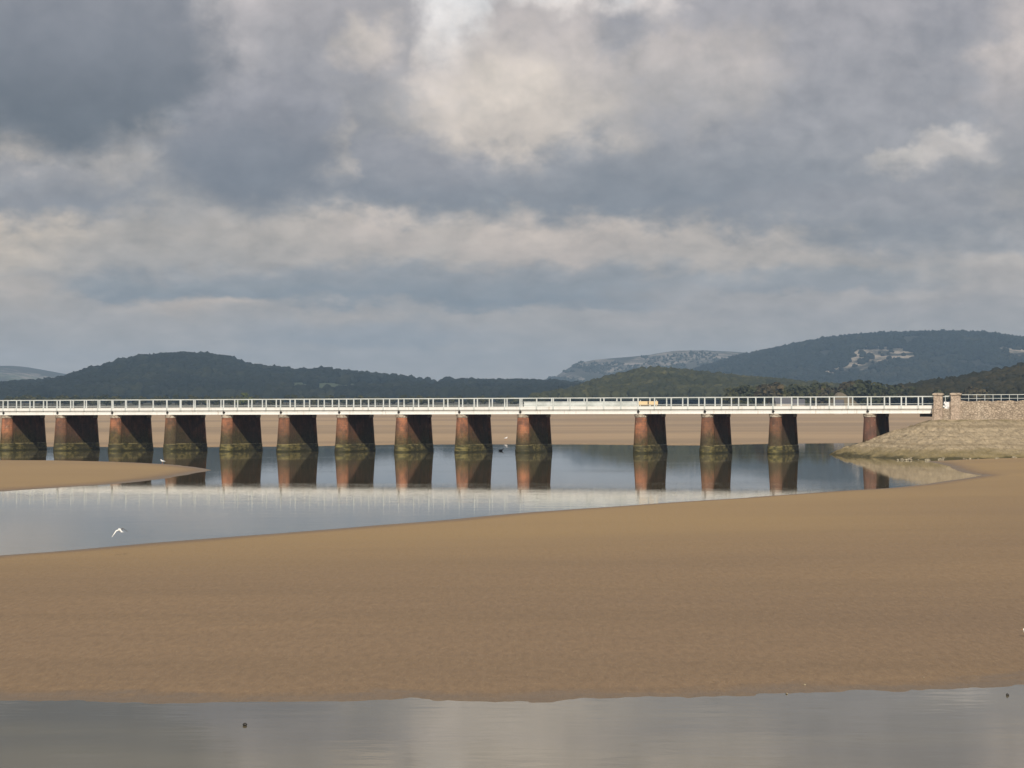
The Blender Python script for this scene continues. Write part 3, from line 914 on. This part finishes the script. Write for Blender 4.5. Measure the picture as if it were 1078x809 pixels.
def resample(pl, n, fr):
    pl = np.array(pl); out = []
    # piecewise by knots so that corners correspond
    f = np.interp(np.linspace(0, 1, n), fr, np.arange(len(pl)))
    # smooth (Catmull-like) interpolation
    i = np.clip(f.astype(int), 0, len(pl) - 2); u = f - i
    p0 = pl[np.clip(i - 1, 0, None)]; p1 = pl[i]; p2 = pl[i + 1]; p3 = pl[np.clip(i + 2, None, len(pl) - 1)]
    u = u[:, None]
    return 0.5 * (2 * p1 + (p2 - p0) * u + (2 * p0 - 5 * p1 + 4 * p2 - p3) * u ** 2 + (3 * p1 - p0 - 3 * p2 + p3) * u ** 3)


fr = np.linspace(0, 1, len(top_line))
n = 520
tl = resample(top_line, n, fr); tol = resample(toe_line, n, fr)
nr_ = 150
rr = np.linspace(0, 1.06, nr_)
S = tl[None] * (1 - rr[:, None, None]) + tol[None] * rr[:, None, None]
ZE = 4.45
prof = np.where(rr < 1, ZE * (1 - rr) ** 0.92, -0.55 * (rr - 1) / 0.06)
Zs = np.repeat(prof[:, None], n, 1)
Zs = Zs + (fbm(S[..., 0] * 0.5, S[..., 1] * 0.5, 4) - 0.47) * 0.5 * np.clip(rr * 6, 0, 1)[:, None] + ((vnoise(S[..., 0] * 2.1, S[..., 1] * 2.1) - 0.5) * 0.22 + (vnoise(S[..., 0] * 1.1 + 9, S[..., 1] * 1.1) - 0.5) * 0.22) * np.clip(rr * 6, 0, 1)[:, None]
Vb = np.concatenate([np.column_stack([S.reshape(-1, 2), Zs.ravel()])])
id_ = np.arange(nr_ * n).reshape(nr_, n)
q = np.stack([id_[:-1, :-1], id_[1:, :-1], id_[1:, 1:], id_[:-1, 1:]], -1).reshape(-1, 4)
faces = [list(map(int, f)) for f in q] + [list(range(n))[::-1]]
emb = mesh_np('embankment', Vb, faces, M['bank'])
emb.data.polygons.foreach_set('use_smooth', np.array([len(p.vertices) == 4 for p in emb.data.polygons]))
tag(emb, 'sloping stone pitched embankment with olive seaweed foot at the bridge end', 'embankment')

# parapet wall
wl = empty('stone_wall', bw(TAB, -0.55, 4.2), -TH)
tag(wl, 'rough limestone rubble wall along the top of the embankment', 'wall')
def ragged(x0, x1, y0, y1, z0, z1, nseg, amp):
    m = MB(); n_ = nseg
    rings = []
    for k in range(n_ + 1):
        x = x0 + (x1 - x0) * k / n_; zt = z1 + random.uniform(-amp, amp); b = random.uniform(-0.04, 0.04)
        rings.append([(x, y0 + b, z0), (x, y1, z0), (x, y1, zt), (x, y0 + b, zt + random.uniform(-amp, amp) * 0.4)])
    m.loft(rings); return m
tP2 = along(1002) - TAB
ragged(-0.3, tP2 - 0.25, -0.26, 0.26, -0.6, 1.62, 8, 0.05).build('dip', M['wall'], wl)
ragged(tP2 - 0.2, 70, -0.25, 0.27, -0.6, 2.55, 90, 0.10).build('masonry', M['wall'], wl)
for (x, zb, name, lab) in ((988.5, -0.6, 'stone_pillar', 'slimmer pinkish stone pillar where the white bridge railing ends'), (1007, -0.5, 'stone_pillar', 'slightly broader stone pillar at the start of the rubble wall')):
    tt_ = along(x)
    pl = empty('stone_pillar', bw(tt_, -0.62, 4.2), -TH)
    tag(pl, lab, 'pillar', 'stone gate pillars at the bridge end')
    w = 0.52 if x < 1000 else 0.57; d_ = 0.36
    rc = lambda a, b, z: [(-a, -b, z), (a, -b, z), (a, b, z), (-a, b, z)]
    m = MB(); m.loft([rc(w + .04, d_, zb), rc(w, d_, 3.32)])
    m.build('shaft', M['pillar'], pl)
    m = MB(); m.loft([rc(w + .12, d_ + .12, 3.32), rc(w + .12, d_ + .12, 3.52), rc(w - .1, d_ - .1, 3.60)])
    m.build('capstone', M['pcap'], pl)

# fence behind the wall
fn_ = empty('metal_fence', bw(along(1010), 0.25, 6.2), -TH)
tag(fn_, 'pale metal post and rail fence behind the rubble wall', 'fence')
LF = 62.0
m = MB(); m.box(0, LF, -0.03, 0.03, 1.33, 1.40); m.build('top_rail', M['rail'], fn_)
m = MB(); m.box(0, LF, -0.025, 0.025, 0.86, 0.91); m.build('mid_rail', M['rail'], fn_)
pp = None
for k in range(61):
    if pp is None:
        m = MB(); m.box(-0.03, 0.03, -0.035, 0.035, 0.0, 1.36); pp = m.build('post', M['rail'], fn_); o = pp
    else:
        o = pp.copy(); C.objects.link(o); o.parent = fn_
    o.location = (0.1 + k * 1.01, 0, 0)
# railing closing the gap between pillars
gt = empty('gap_rail', bw(along(988.5) + 0.7, 0.1, 6.2), -TH)
tag(gt, 'short white rail bridging the gap between the two stone pillars', 'rail')
m = MB(); m.box(0, along(1007) - along(988.5) - 1.4, -0.04, 0.04, 1.16, 1.25); m.build('top_rail', M['rail'], gt)
m = MB(); m.box(0.05, 0.12, -0.04, 0.04, -0.3, 1.16); m.build('post', M['rail'], gt)

# crumpled white sheet between the pillars
V = []
for j in range(9):
    for i in range(7):
        V.append((i * 0.12 - 0.36 + 0.05 * random.uniform(-1, 1) + j * 0.03, 0.14 * math.sin(i * 1.7 + j) + 0.05 * random.uniform(-1, 1), 0.95 - j * 0.12 + 0.05 * random.uniform(-1, 1) - 0.12 * abs(i - 3) * (1 if i > 3 else 0.6) * (j / 8)))
Fq = [[j * 7 + i, j * 7 + i + 1, (j + 1) * 7 + i + 1, (j + 1) * 7 + i] for j in range(8) for i in range(6)]
sh = mesh_np('plastic_sheet', np.array(V), Fq, M['sheet'])
md = sh.modifiers.new('thick', 'SOLIDIFY'); md.thickness = 0.02
q_ = bw(along(997.3), -0.62, 5.72); sh.location = q_; sh.rotation_euler = (0, 0, -TH)
tag(sh, 'crumpled bright white sheet caught between the two stone pillars', 'sheet')


# ------------------------------------------------------------------ shore stones
def rock(name, x, y, z, sx, sy, sz, mat):
    v = ICO_V * (1 + rng.uniform(-0.18, 0.18, len(ICO_V)))[:, None] * np.array([sx, sy, sz])
    o = mesh_np(name, v, ICO_F, mat, smooth=False)
    o.location = (x, y, z); o.rotation_euler = (0, 0, random.uniform(0, 6))
    return o


proto_r = None
for k in range(30):
    x = random.choice([random.gauss(957, 8), random.gauss(1000, 14), random.gauss(1045, 12), random.uniform(930, 1078)])
    gx, gy = ground(x, 484.3 + random.gauss(0, 0.8))
    if proto_r is None:
        o = proto_r = rock('shore_stone', 0, 0, 0, 0.17, 0.15, 0.11, M['rockm'])
    else:
        o = proto_r.copy(); C.objects.link(o)
    s = random.choice([0.6, 0.8, 1.0, 1.3, 1.7])
    o.location = (gx, gy, max(0.02, sand_z(gx, gy)) + 0.03); o.scale = (s * random.uniform(.8, 1.4), s, s * random.uniform(.7, 1.2)); o.rotation_euler = (random.uniform(-.3, .3), 0, random.uniform(0, 6))
    tag(o, 'pale stone lying along the weedy foot of the embankment', 'stone', 'pale stones along the embankment foot')
gx, gy = ground(257.5, 763.5)
tag(rock('wet_stone', gx, gy, 0.02, 0.042, 0.042, 0.028, M['wetrock']), 'small dark stone breaking the water in front on the left', 'stone')
gx, gy = ground(1059, 732)
tag(rock('wet_stone', gx, gy, 0.01, 0.028, 0.03, 0.035, M['wetrock']), 'tiny dark stone in the shallows at the lower right', 'stone')
for (x, y, lab) in ((846, 722.5, 'tiny white shell on the sand above the water edge'), (827, 730.5, 'tiny white shell right at the water edge'), (971, 716, 'tiny white shell further up the sand on the right')):
    gx, gy = ground(x, y)
    tag(rock('shell', gx, gy, max(0, sand_z(gx, gy)) + 0.012, 0.026, 0.022, 0.014, M['rockm']), lab, 'shell')


# ------------------------------------------------------------------ birds
def skin(name, pts, edges, radii, mat, sub=2, parent=None, root=0):
    me = bpy.data.meshes.new(name); me.from_pydata(pts, edges, []); me.update()
    o = bpy.data.objects.new(name, me); C.objects.link(o)
    o.modifiers.new('skin', 'SKIN')
    if not me.skin_vertices: me.skin_vertices.new()
    for i, r in enumerate(radii):
        d = me.skin_vertices[0].data[i]; d.radius = r if isinstance(r, tuple) else (r, r); d.use_root = (i == root)
    sm = o.modifiers.new('sub', 'SUBSURF'); sm.levels = sub; sm.render_levels = sub
    me.materials.append(mat)
    if parent: o.parent = parent
    return o


def wing(name, root, mid, tip, chord, mat, parent, tipmat=None):
    r, m_, t = Vector(root), Vector(mid), Vector(tip)
    cs = [(r, chord), (r.lerp(m_, .5), chord * 1.05), (m_, chord * 0.95), (m_.lerp(t, .45), chord * 0.7), (m_.lerp(t, .8), chord * 0.40), (t, chord * 0.08)]
    rings = []
    for (p, c) in cs:
        rings.append([(p.x, p.y + c * 0.4, p.z), (p.x, p.y + c * 0.1, p.z + 0.016), (p.x, p.y - c * 0.6, p.z + 0.002), (p.x, p.y + c * 0.05, p.z - 0.010)])
    m = MB(); m.loft(rings[:5])
    w = m.build(name, mat, parent, smooth=True)
    m = MB(); m.loft(rings[4:]); m.build('wing_tip', tipmat or mat, w)
    return w


# flying gull, banking low over the water
fx, fy, fz = (126.5 - 539) * 84 / F, 84.0, height(126.5, 558.5, 84)
fg = empty('gull', (fx, fy, fz))
fg.scale = (0.86, 0.86, 0.86)
fg.rotation_euler = (R(12), R(-4), R(28))
tag(fg, 'white gull flying low over the water with wings arched down', 'bird')
skin('body', [(0, -0.20, -0.005), (0, -0.10, 0), (0, 0.02, 0.0), (0, 0.12, 0.01), (0, 0.18, 0.025), (0, 0.225, 0.022)], [(i, i + 1) for i in range(5)],
     [(0.03, 0.012), (0.04, 0.03), 0.055, 0.045, 0.034, 0.010], M['gull'], 2, fg, 2)
wing('wing', (-0.03, 0.05, 0.03), (-0.17, 0.07, -0.02), (-0.40, -0.06, -0.25), 0.15, M['gull'], fg)
wing('wing', (0.03, 0.05, 0.03), (0.16, 0.07, 0.05), (0.31, -0.05, -0.08), 0.17, M['gull'], fg, M['black'])
for w_ in fg.children[-1:]:
    w_.data.materials.clear(); w_.data.materials.append(M['darkwing'])
m = MB(); m.tube((0, 0.222, 0.022), (0, 0.262, 0.012), 0.008, 0.002, 6); m.build('beak', M['bill'], fg)
m = MB(); m.add([(-0.035, -0.18, 0.0), (0.035, -0.18, 0.0), (0.06, -0.29, -0.004), (-0.06, -0.29, -0.004), (-0.03, -0.18, -0.012), (0.03, -0.18, -0.012), (0.06, -0.29, -0.008), (-0.06, -0.29, -0.008)],
             [[0, 1, 2, 3], [7, 6, 5, 4], [0, 4, 5, 1], [1, 5, 6, 2], [2, 6, 7, 3], [3, 7, 4, 0]]); m.build('tail', M['gull'], fg)


def standing_gull(x, y, rz, s, label, zoff=0.0, pos=None):
    gx, gy = pos or ground(x, y)
    g = empty('gull', (gx, gy, max(0.0, sand_z(gx, gy)) + zoff), rz)
    g.scale = (s, s, s)
    tag(g, label, 'bird')
    skin('body', [(-0.24, 0, 0.17), (-0.12, 0, 0.20), (0.0, 0, 0.215), (0.09, 0, 0.24), (0.13, 0, 0.29), (0.145, 0, 0.345), (0.185, 0, 0.35)], [(i, i + 1) for i in range(6)],
         [0.014, 0.05, 0.078, 0.066, 0.042, 0.042, 0.016], M['gull'], 2, g, 2)
    for sd in (-1, 1):
        m = MB(); m.loft([[(0.07, sd * 0.060, 0.27), (0.07, sd * 0.075, 0.24), (0.07, sd * 0.06, 0.20)], [(-0.10, sd * 0.050, 0.255), (-0.10, sd * 0.068, 0.22), (-0.10, sd * 0.05, 0.185)], [(-0.30, sd * 0.010, 0.185), (-0.30, sd * 0.018, 0.18), (-0.30, sd * 0.010, 0.172)]])
        m.build('wing', M['gullgrey'], g)
        m = MB(); m.tube((0.0, sd * 0.03, 0.15), (0.0, sd * 0.03, 0.0), 0.008, 0.007, 6); m.box(-0.005, 0.05, sd * 0.03 - 0.02, sd * 0.03 + 0.02, 0.0, 0.008)
        m.build('leg', M['bill'], g)
    m = MB(); m.tube((0.19, 0, 0.35), (0.245, 0, 0.335), 0.011, 0.004, 6); m.build('beak', M['bill'], g)
    return g


gx, gy = ground(1080.6, 677)
standing_gull(0, 0, R(200), 0.72, 'white gull on the near sand cut off by the right edge of the picture', -0.06, (gx, gy))
gx, gy = ground(532.5, 465.2)
standing_gull(0, 0, R(20), 1.6, 'tiny white gull on the far shore between the middle piers', 0, (gx, gy))
gx, gy = ground(171, 488.3)
standing_gull(0, 0, R(160), 1.3, 'small white gull at the tip of the left sand spit by a pier foot', 0, (gx, gy))

gx, gy = ground(527, 475.0)
dk = empty('duck', (gx, gy, 0), R(15)); dk.scale = (1.7, 1.7, 1.7)
tag(dk, 'dark duck floating on the calm water between the middle piers', 'bird')
skin('body', [(-0.22, 0, 0.09), (-0.12, 0, 0.06), (0.02, 0, 0.06), (0.12, 0, 0.07), (0.16, 0, 0.13), (0.19, 0, 0.19), (0.25, 0, 0.18)], [(i, i + 1) for i in range(6)],
     [0.012, 0.06, 0.085, 0.06, 0.032, 0.038, 0.014], M['wetrock'], 2, dk, 2)
m = MB(); m.tube((0.24, 0, 0.18), (0.30, 0, 0.172), 0.015, 0.008, 6); m.build('beak', M['bill'], dk)

# ------------------------------------------------------------------ air
HAZE = 1.12e-4
hz = bpy.data.materials.new('distance haze'); hz.use_nodes = True
nt = hz.node_tree; nt.nodes.clear()
pv = nt.nodes.new('ShaderNodeVolumePrincipled'); pv.inputs['Density'].default_value = HAZE
pv.inputs['Color'].default_value = (0.47, 0.70, 1.0, 1); pv.inputs['Anisotropy'].default_value = 0.0
om = nt.nodes.new('ShaderNodeOutputMaterial'); nt.links.new(pv.outputs[0], om.inputs['Volume'])
mb = MB(); mb.box(-13000, 13000, -80, 6900, -2.2, 185)
tag(mb.build('haze', hz), 'thin blue air veiling the far hills', 'haze', kind='stuff')

# ------------------------------------------------------------------ sky
SUN_EL = R(31.5)
b25 = R(25)
near = Vector((-ST, -CT)); al = Vector((CT, -ST))
sd = near * math.cos(b25) + al * math.sin(b25)
SUN_DIR = Vector((sd.x * math.cos(SUN_EL), sd.y * math.cos(SUN_EL), math.sin(SUN_EL)))

world = bpy.data.worlds.new('World'); SC.world = world; world.use_nodes = True
wt = world.node_tree; wt.nodes.clear(); n = N(wt)
WS = 0.10
K = 1.0 / WS
d = wt.nodes.new('ShaderNodeTexCoord').outputs['Generated']
dx, dy, dz = n.xyz(d)
az = n.m('ARCTAN2', dx, dy)
el = n.m('ARCSINE', dz)
elc = n.m('MAXIMUM', el, 0.0)
# sky grid: bearing and altitude in the image pixel units used for the ground
u = n.m('MULTIPLY_ADD', az, F, 539.0)
e = n.m('MULTIPLY', elc, F)
v = n.m('SUBTRACT', 433.0, e)
g = n.m('MULTIPLY', n.m('LOGARITHM', n.m('ADD', e, 200.0), math.e), 6.3)
nv = n.vec(n.m('MULTIPLY', u, 0.0095), g, 0.0)
warp1 = n.vm('SUBTRACT', n.noise(nv, 0.7, 2, 0.5, color=True), (0.5, 0.5, 0.5))
warp2 = n.vm('SUBTRACT', n.noise(nv, 2.2, 6, 0.54, color=True), (0.5, 0.5, 0.5))
flat = n.rng(e, 0.0, 330.0, 0.16, 1.0, smooth=False)
pv_ = n.vec(u, v, 0.0)
w = n.vm('ADD', n.vm('MULTIPLY', warp1, (90.0, 60.0, 0)), n.vm('MULTIPLY', warp2, (105.0, 85.0, 0)))
w = n.vm('MULTIPLY', w, n.vec(1.0, flat, 0.0))
p = n.vm('ADD', pv_, w)
p_calm = n.vm('ADD', pv_, n.vm('MULTIPLY', w, (0.45, 0.45, 0.0)))
det = n.noise(nv, 2.9, 7, 0.56, 0.25)
det2 = n.noise(n.vm('ADD', nv, (7.7, 3.1, 2.0)), 1.15, 6, 0.58)
edge = n.m('MULTIPLY', n.m('SUBTRACT', det, 0.5), 0.9)
edge_calm = n.m('MULTIPLY', n.m('SUBTRACT', det, 0.5), 0.4)


def ramp(fac, stops):
    r = wt.nodes.new('ShaderNodeValToRGB'); n.put(r.inputs[0], fac)
    el_ = r.color_ramp.elements
    while len(el_) < len(stops): el_.new(0.5)
    for k, (q, c) in enumerate(stops):
        el_[k].position = q; el_[k].color = srgb(*c)
    return r.outputs[0]


vy = n.xyz(n.vm('ADD', pv_, n.vm('MULTIPLY', w, (0, 0.6, 0))))[1]
t = n.m('DIVIDE', n.m('SUBTRACT', 433.0, vy), 1000.0)
base = ramp(t, [(0.0, (168, 165, 160)), (0.06, (166, 162, 158)), (0.10, (165, 160, 156)), (0.18, (166, 160, 154)), (0.26, (150, 149, 150)), (0.36, (152, 150, 152)), (0.44, (166, 162, 162)), (0.6, (158, 156, 158)), (1.0, (150, 150, 155))])
col = base
LAYERS = [
    # cx, cy, rx, ry, softness, top colour, bottom colour, strength
    (700, 250, 420, 44, 0.7, (178, 168, 158), (168, 161, 154), 0.78),
    (395, 245, 150, 48, 0.7, (176, 168, 159), (166, 159, 152), 0.75),
    (590, 258, 90, 24, 0.8, (190, 178, 167), (176, 166, 158), 0.8),
    (412, 236, 40, 26, 0.8, (190, 180, 170), (178, 168, 160), 0.8),
    (15, 258, 95, 36, 0.7, (198, 184, 166), (178, 168, 155), 0.8),
    (180, 262, 130, 26, 0.7, (164, 158, 151), (156, 153, 150), 0.8),
    (480, 301, 430, 22, 0.6, (146, 148, 151), (127, 135, 143), 0.95),
    (600, 312, 150, 14, 0.7, (138, 143, 148), (127, 135, 143), 0.8),
    (210, 308, 150, 9, 0.7, (142, 146, 149), (132, 139, 146), 0.8),
    (215, 327, 70, 10, 0.8, (186, 173, 160), (164, 158, 152), 0.9),
    (370, 336, 40, 10, 0.8, (172, 164, 156), (160, 156, 152), 0.8),
    (285, 352, 40, 8, 0.8, (166, 160, 154), (158, 155, 152), 0.8),
    (10, 320, 70, 24, 0.8, (174, 164, 153), (158, 154, 150), 0.85),
    (385, 352, 140, 13, 0.8, (147, 150, 154), (138, 144, 150), 0.7),
    (690, 345, 60, 16, 0.8, (166, 160, 155), (156, 154, 152), 0.7),
    (900, 318, 230, 22, 0.8, (170, 163, 157), (154, 152, 152), 0.8),
    (860, 298, 120, 12, 0.7, (146, 149, 152), (136, 141, 147), 0.8),
    (1020, 256, 130, 28, 0.7, (153, 152, 153), (143, 145, 149), 0.85),
    (1060, 286, 50, 14, 0.8, (176, 168, 160), (164, 158, 153), 0.8),
    (870, 70, 330, 135, 0.7, (156, 154, 158), (147, 148, 153), 0.9),
    (560, 88, 125, 82, 0.6, (180, 173, 170), (192, 183, 173), 0.95),
    (535, 118, 70, 44, 0.8, (204, 194, 182), (190, 180, 170), 0.85),
    (742, 80, 75, 42, 0.8, (184, 176, 171), (168, 164, 162), 0.85),
    (650, 196, 330, 38, 0.65, (143, 145, 150), (126, 132, 140), 0.95),
    (760, 190, 130, 44, 0.7, (141, 143, 148), (126, 132, 140), 0.85),
    (930, 228, 160, 34, 0.65, (147, 147, 151), (134, 138, 144), 0.9),
    (962, 176, 54, 12, 0.9, (208, 199, 188), (172, 167, 163), 0.6),
    (1000, 160, 34, 14, 0.9, (208, 199, 188), (176, 170, 166), 0.55),
    (1062, 75, 42, 62, 0.8, (194, 184, 177), (168, 163, 162), 0.85),
    (1005, 30, 60, 30, 0.8, (146, 146, 152), (140, 142, 148), 0.6),
    (470, 32, 34, 58, 0.7, (236, 229, 221), (200, 191, 183), 0.97),
    (605, 0, 75, 20, 0.7, (236, 231, 226), (204, 197, 192), 0.95),
    (700, 8, 28, 24, 0.8, (205, 198, 194), (186, 180, 177), 0.85),
    (662, 36, 38, 26, 0.9, (140, 142, 149), (138, 141, 148), 0.6),
    (240, 20, 66, 56, 0.7, (194, 187, 183), (174, 169, 167), 0.9),
    (320, 40, 110, 55, 0.8, (160, 157, 160), (148, 148, 153), 0.7),
    (380, 50, 34, 26, 0.85, (192, 183, 174), (176, 169, 165), 0.9),
    (428, 182, 92, 40, 0.6, (147, 147, 152), (127, 132, 140), 0.92),
    (362, 160, 16, 26, 0.85, (196, 186, 174), (182, 174, 165), 0.85),
    (20, 182, 40, 28, 0.8, (180, 171, 161), (170, 163, 156), 0.9),
    (72, 202, 90, 32, 0.6, (149, 148, 150), (132, 136, 143), 0.95),
    (172, 130, 48, 22, 0.8, (206, 196, 184), (184, 175, 166), 0.9),
    (120, 175, 40, 24, 0.8, (172, 165, 158), (160, 156, 152), 0.7),
    (272, 146, 100, 70, 0.55, (147, 147, 153), (116, 122, 131), 0.97),
    (250, 178, 70, 34, 0.6, (130, 134, 142), (118, 124, 133), 0.8),
    (85, 55, 150, 108, 0.34, (137, 139, 146), (106, 113, 121), 0.98),
    (30, 90, 150, 70, 0.5, (128, 132, 140), (104, 111, 119), 0.7),
]
def punch(c):
    m_ = sum(c) / 3.0
    c = [m_ + (k - m_) * 0.80 for k in c]
    q = [min(150 + (k - 150) * 1.28 + 5, 232) for k in c]
    return (q[0] * 1.0, q[1] * 0.992, q[2] * 0.988)


for (cx, cy, rx, ry, so, c0, c1, st) in LAYERS:
    c0, c1 = punch(c0), punch(c1)
    q = n.vm('MULTIPLY_ADD', p_calm if c1[0] < 116 else p, (1.0 / rx, 1.0 / ry, 0.0), (-cx / rx, -cy / ry, 0.0))
    dist = n.m('ADD', n.vm('LENGTH', q), edge_calm if c1[0] < 116 else edge)
    mk = n.rng(dist, 1.0 - so * 0.75, 1.0 + so * 0.75, st, 0.0)
    cc = n.mix(n.rng(n.xyz(q)[1], -0.9, 0.9), srgb(*c0), srgb(*c1))
    col = n.mix(mk, col, cc)
# elsewhere round the sky the same broken cloud goes on
away = n.m('MAXIMUM', n.rng(n.m('ABSOLUTE', n.m('SUBTRACT', u, 539.0)), 620.0, 900.0), n.rng(e, 470.0, 700.0))
wide = n.noise(n.vm('MULTIPLY', d, (2.0, 2.0, 4.5)), 1.3, 7, 0.6, 0.3)
oc = n.mix(n.rng(wide, 0.36, 0.64), srgb(128, 134, 144), srgb(196, 188, 180))
col = n.mix(away, col, oc)
# billow texture: lighter warm tops, cooler hollows
det3 = n.noise(n.vm('ADD', nv, (1.3, 9.1, 4.0)), 1.5, 4, 0.5, 0.2)
puff = n.m('SUBTRACT', 0.24, n.m('ABSOLUTE', n.m('MULTIPLY_ADD', det3, 2.0, -1.0)))
b1 = n.m('ADD', n.m('MULTIPLY', n.m('SUBTRACT', det, 0.5), 0.46), n.m('MULTIPLY', n.m('SUBTRACT', det2, 0.5), 0.42))
b1 = n.m('ADD', b1, n.m('MULTIPLY', puff, -0.30))
amt = n.rng(e, 20.0, 200.0, 0.55, 1.0)
lum = n.vm('DOT_PRODUCT', col, (0.33, 0.34, 0.33))
b1 = n.m('MULTIPLY', n.m('MULTIPLY', b1, amt), n.rng(lum, 0.19, 0.36, 0.5, 1.15))
mul = n.vec(n.m('MULTIPLY_ADD', b1, 1.08, 1.0), n.m('MULTIPLY_ADD', b1, 1.0, 1.0), n.m('MULTIPLY_ADD', b1, 0.93, 1.0))
col = n.vm('MULTIPLY', col, mul)
col = n.vm('MULTIPLY', col, (K, K, K))
sky = wt.nodes.new('ShaderNodeTexSky'); sky.sky_type = 'NISHITA'; sky.sun_disc = False
sky.sun_elevation = SUN_EL; sky.sun_rotation = math.atan2(SUN_DIR.x, SUN_DIR.y)
sky.air_density = 1.0; sky.dust_density = 1.0
cover = n.rng(det2, 0.62, 0.80, 0.985, 0.95)
final = n.mix(cover, sky.outputs[0], col)
bg = wt.nodes.new('ShaderNodeBackground'); n.put(bg.inputs[0], final); bg.inputs[1].default_value = WS
wo = wt.nodes.new('ShaderNodeOutputWorld'); wt.links.new(bg.outputs[0], wo.inputs[0])

sl = bpy.data.lights.new('sun', 'SUN'); sl.energy = 3.6; sl.angle = R(0.5); sl.color = (1.0, 0.93, 0.82)
so_ = bpy.data.objects.new('sun', sl); C.objects.link(so_)
so_.rotation_euler = SUN_DIR.to_track_quat('Z', 'Y').to_euler()
so_.location = SUN_DIR * 500

# ------------------------------------------------------------------ camera
cam = bpy.data.cameras.new('camera'); co = bpy.data.objects.new('camera', cam); C.objects.link(co)
cam.sensor_fit = 'HORIZONTAL'; cam.sensor_width = 36.0; cam.lens = 36.0 * F / 1078.0
cam.clip_start = 0.5; cam.clip_end = 40000
pitch = math.atan((433.0 - 404.5) / F)
roll = math.atan(0.0023)
co.matrix_world = Matrix.Translation((0, 0, EYE)) @ Matrix.Rotation(R(90) + pitch, 4, 'X') @ Matrix.Rotation(-roll, 4, 'Z')
SC.camera = co

SC.view_settings.view_transform = 'Standard'; SC.view_settings.look = 'None'
SC.view_settings.exposure = 0.15; SC.view_settings.gamma = 1.0; SC.view_settings.use_curve_mapping = False
SC.cycles.use_denoising = True
SC.cycles.max_bounces = 6
SC.cycles.volume_bounces = 0
SC.cycles.volume_step_rate = 1.0
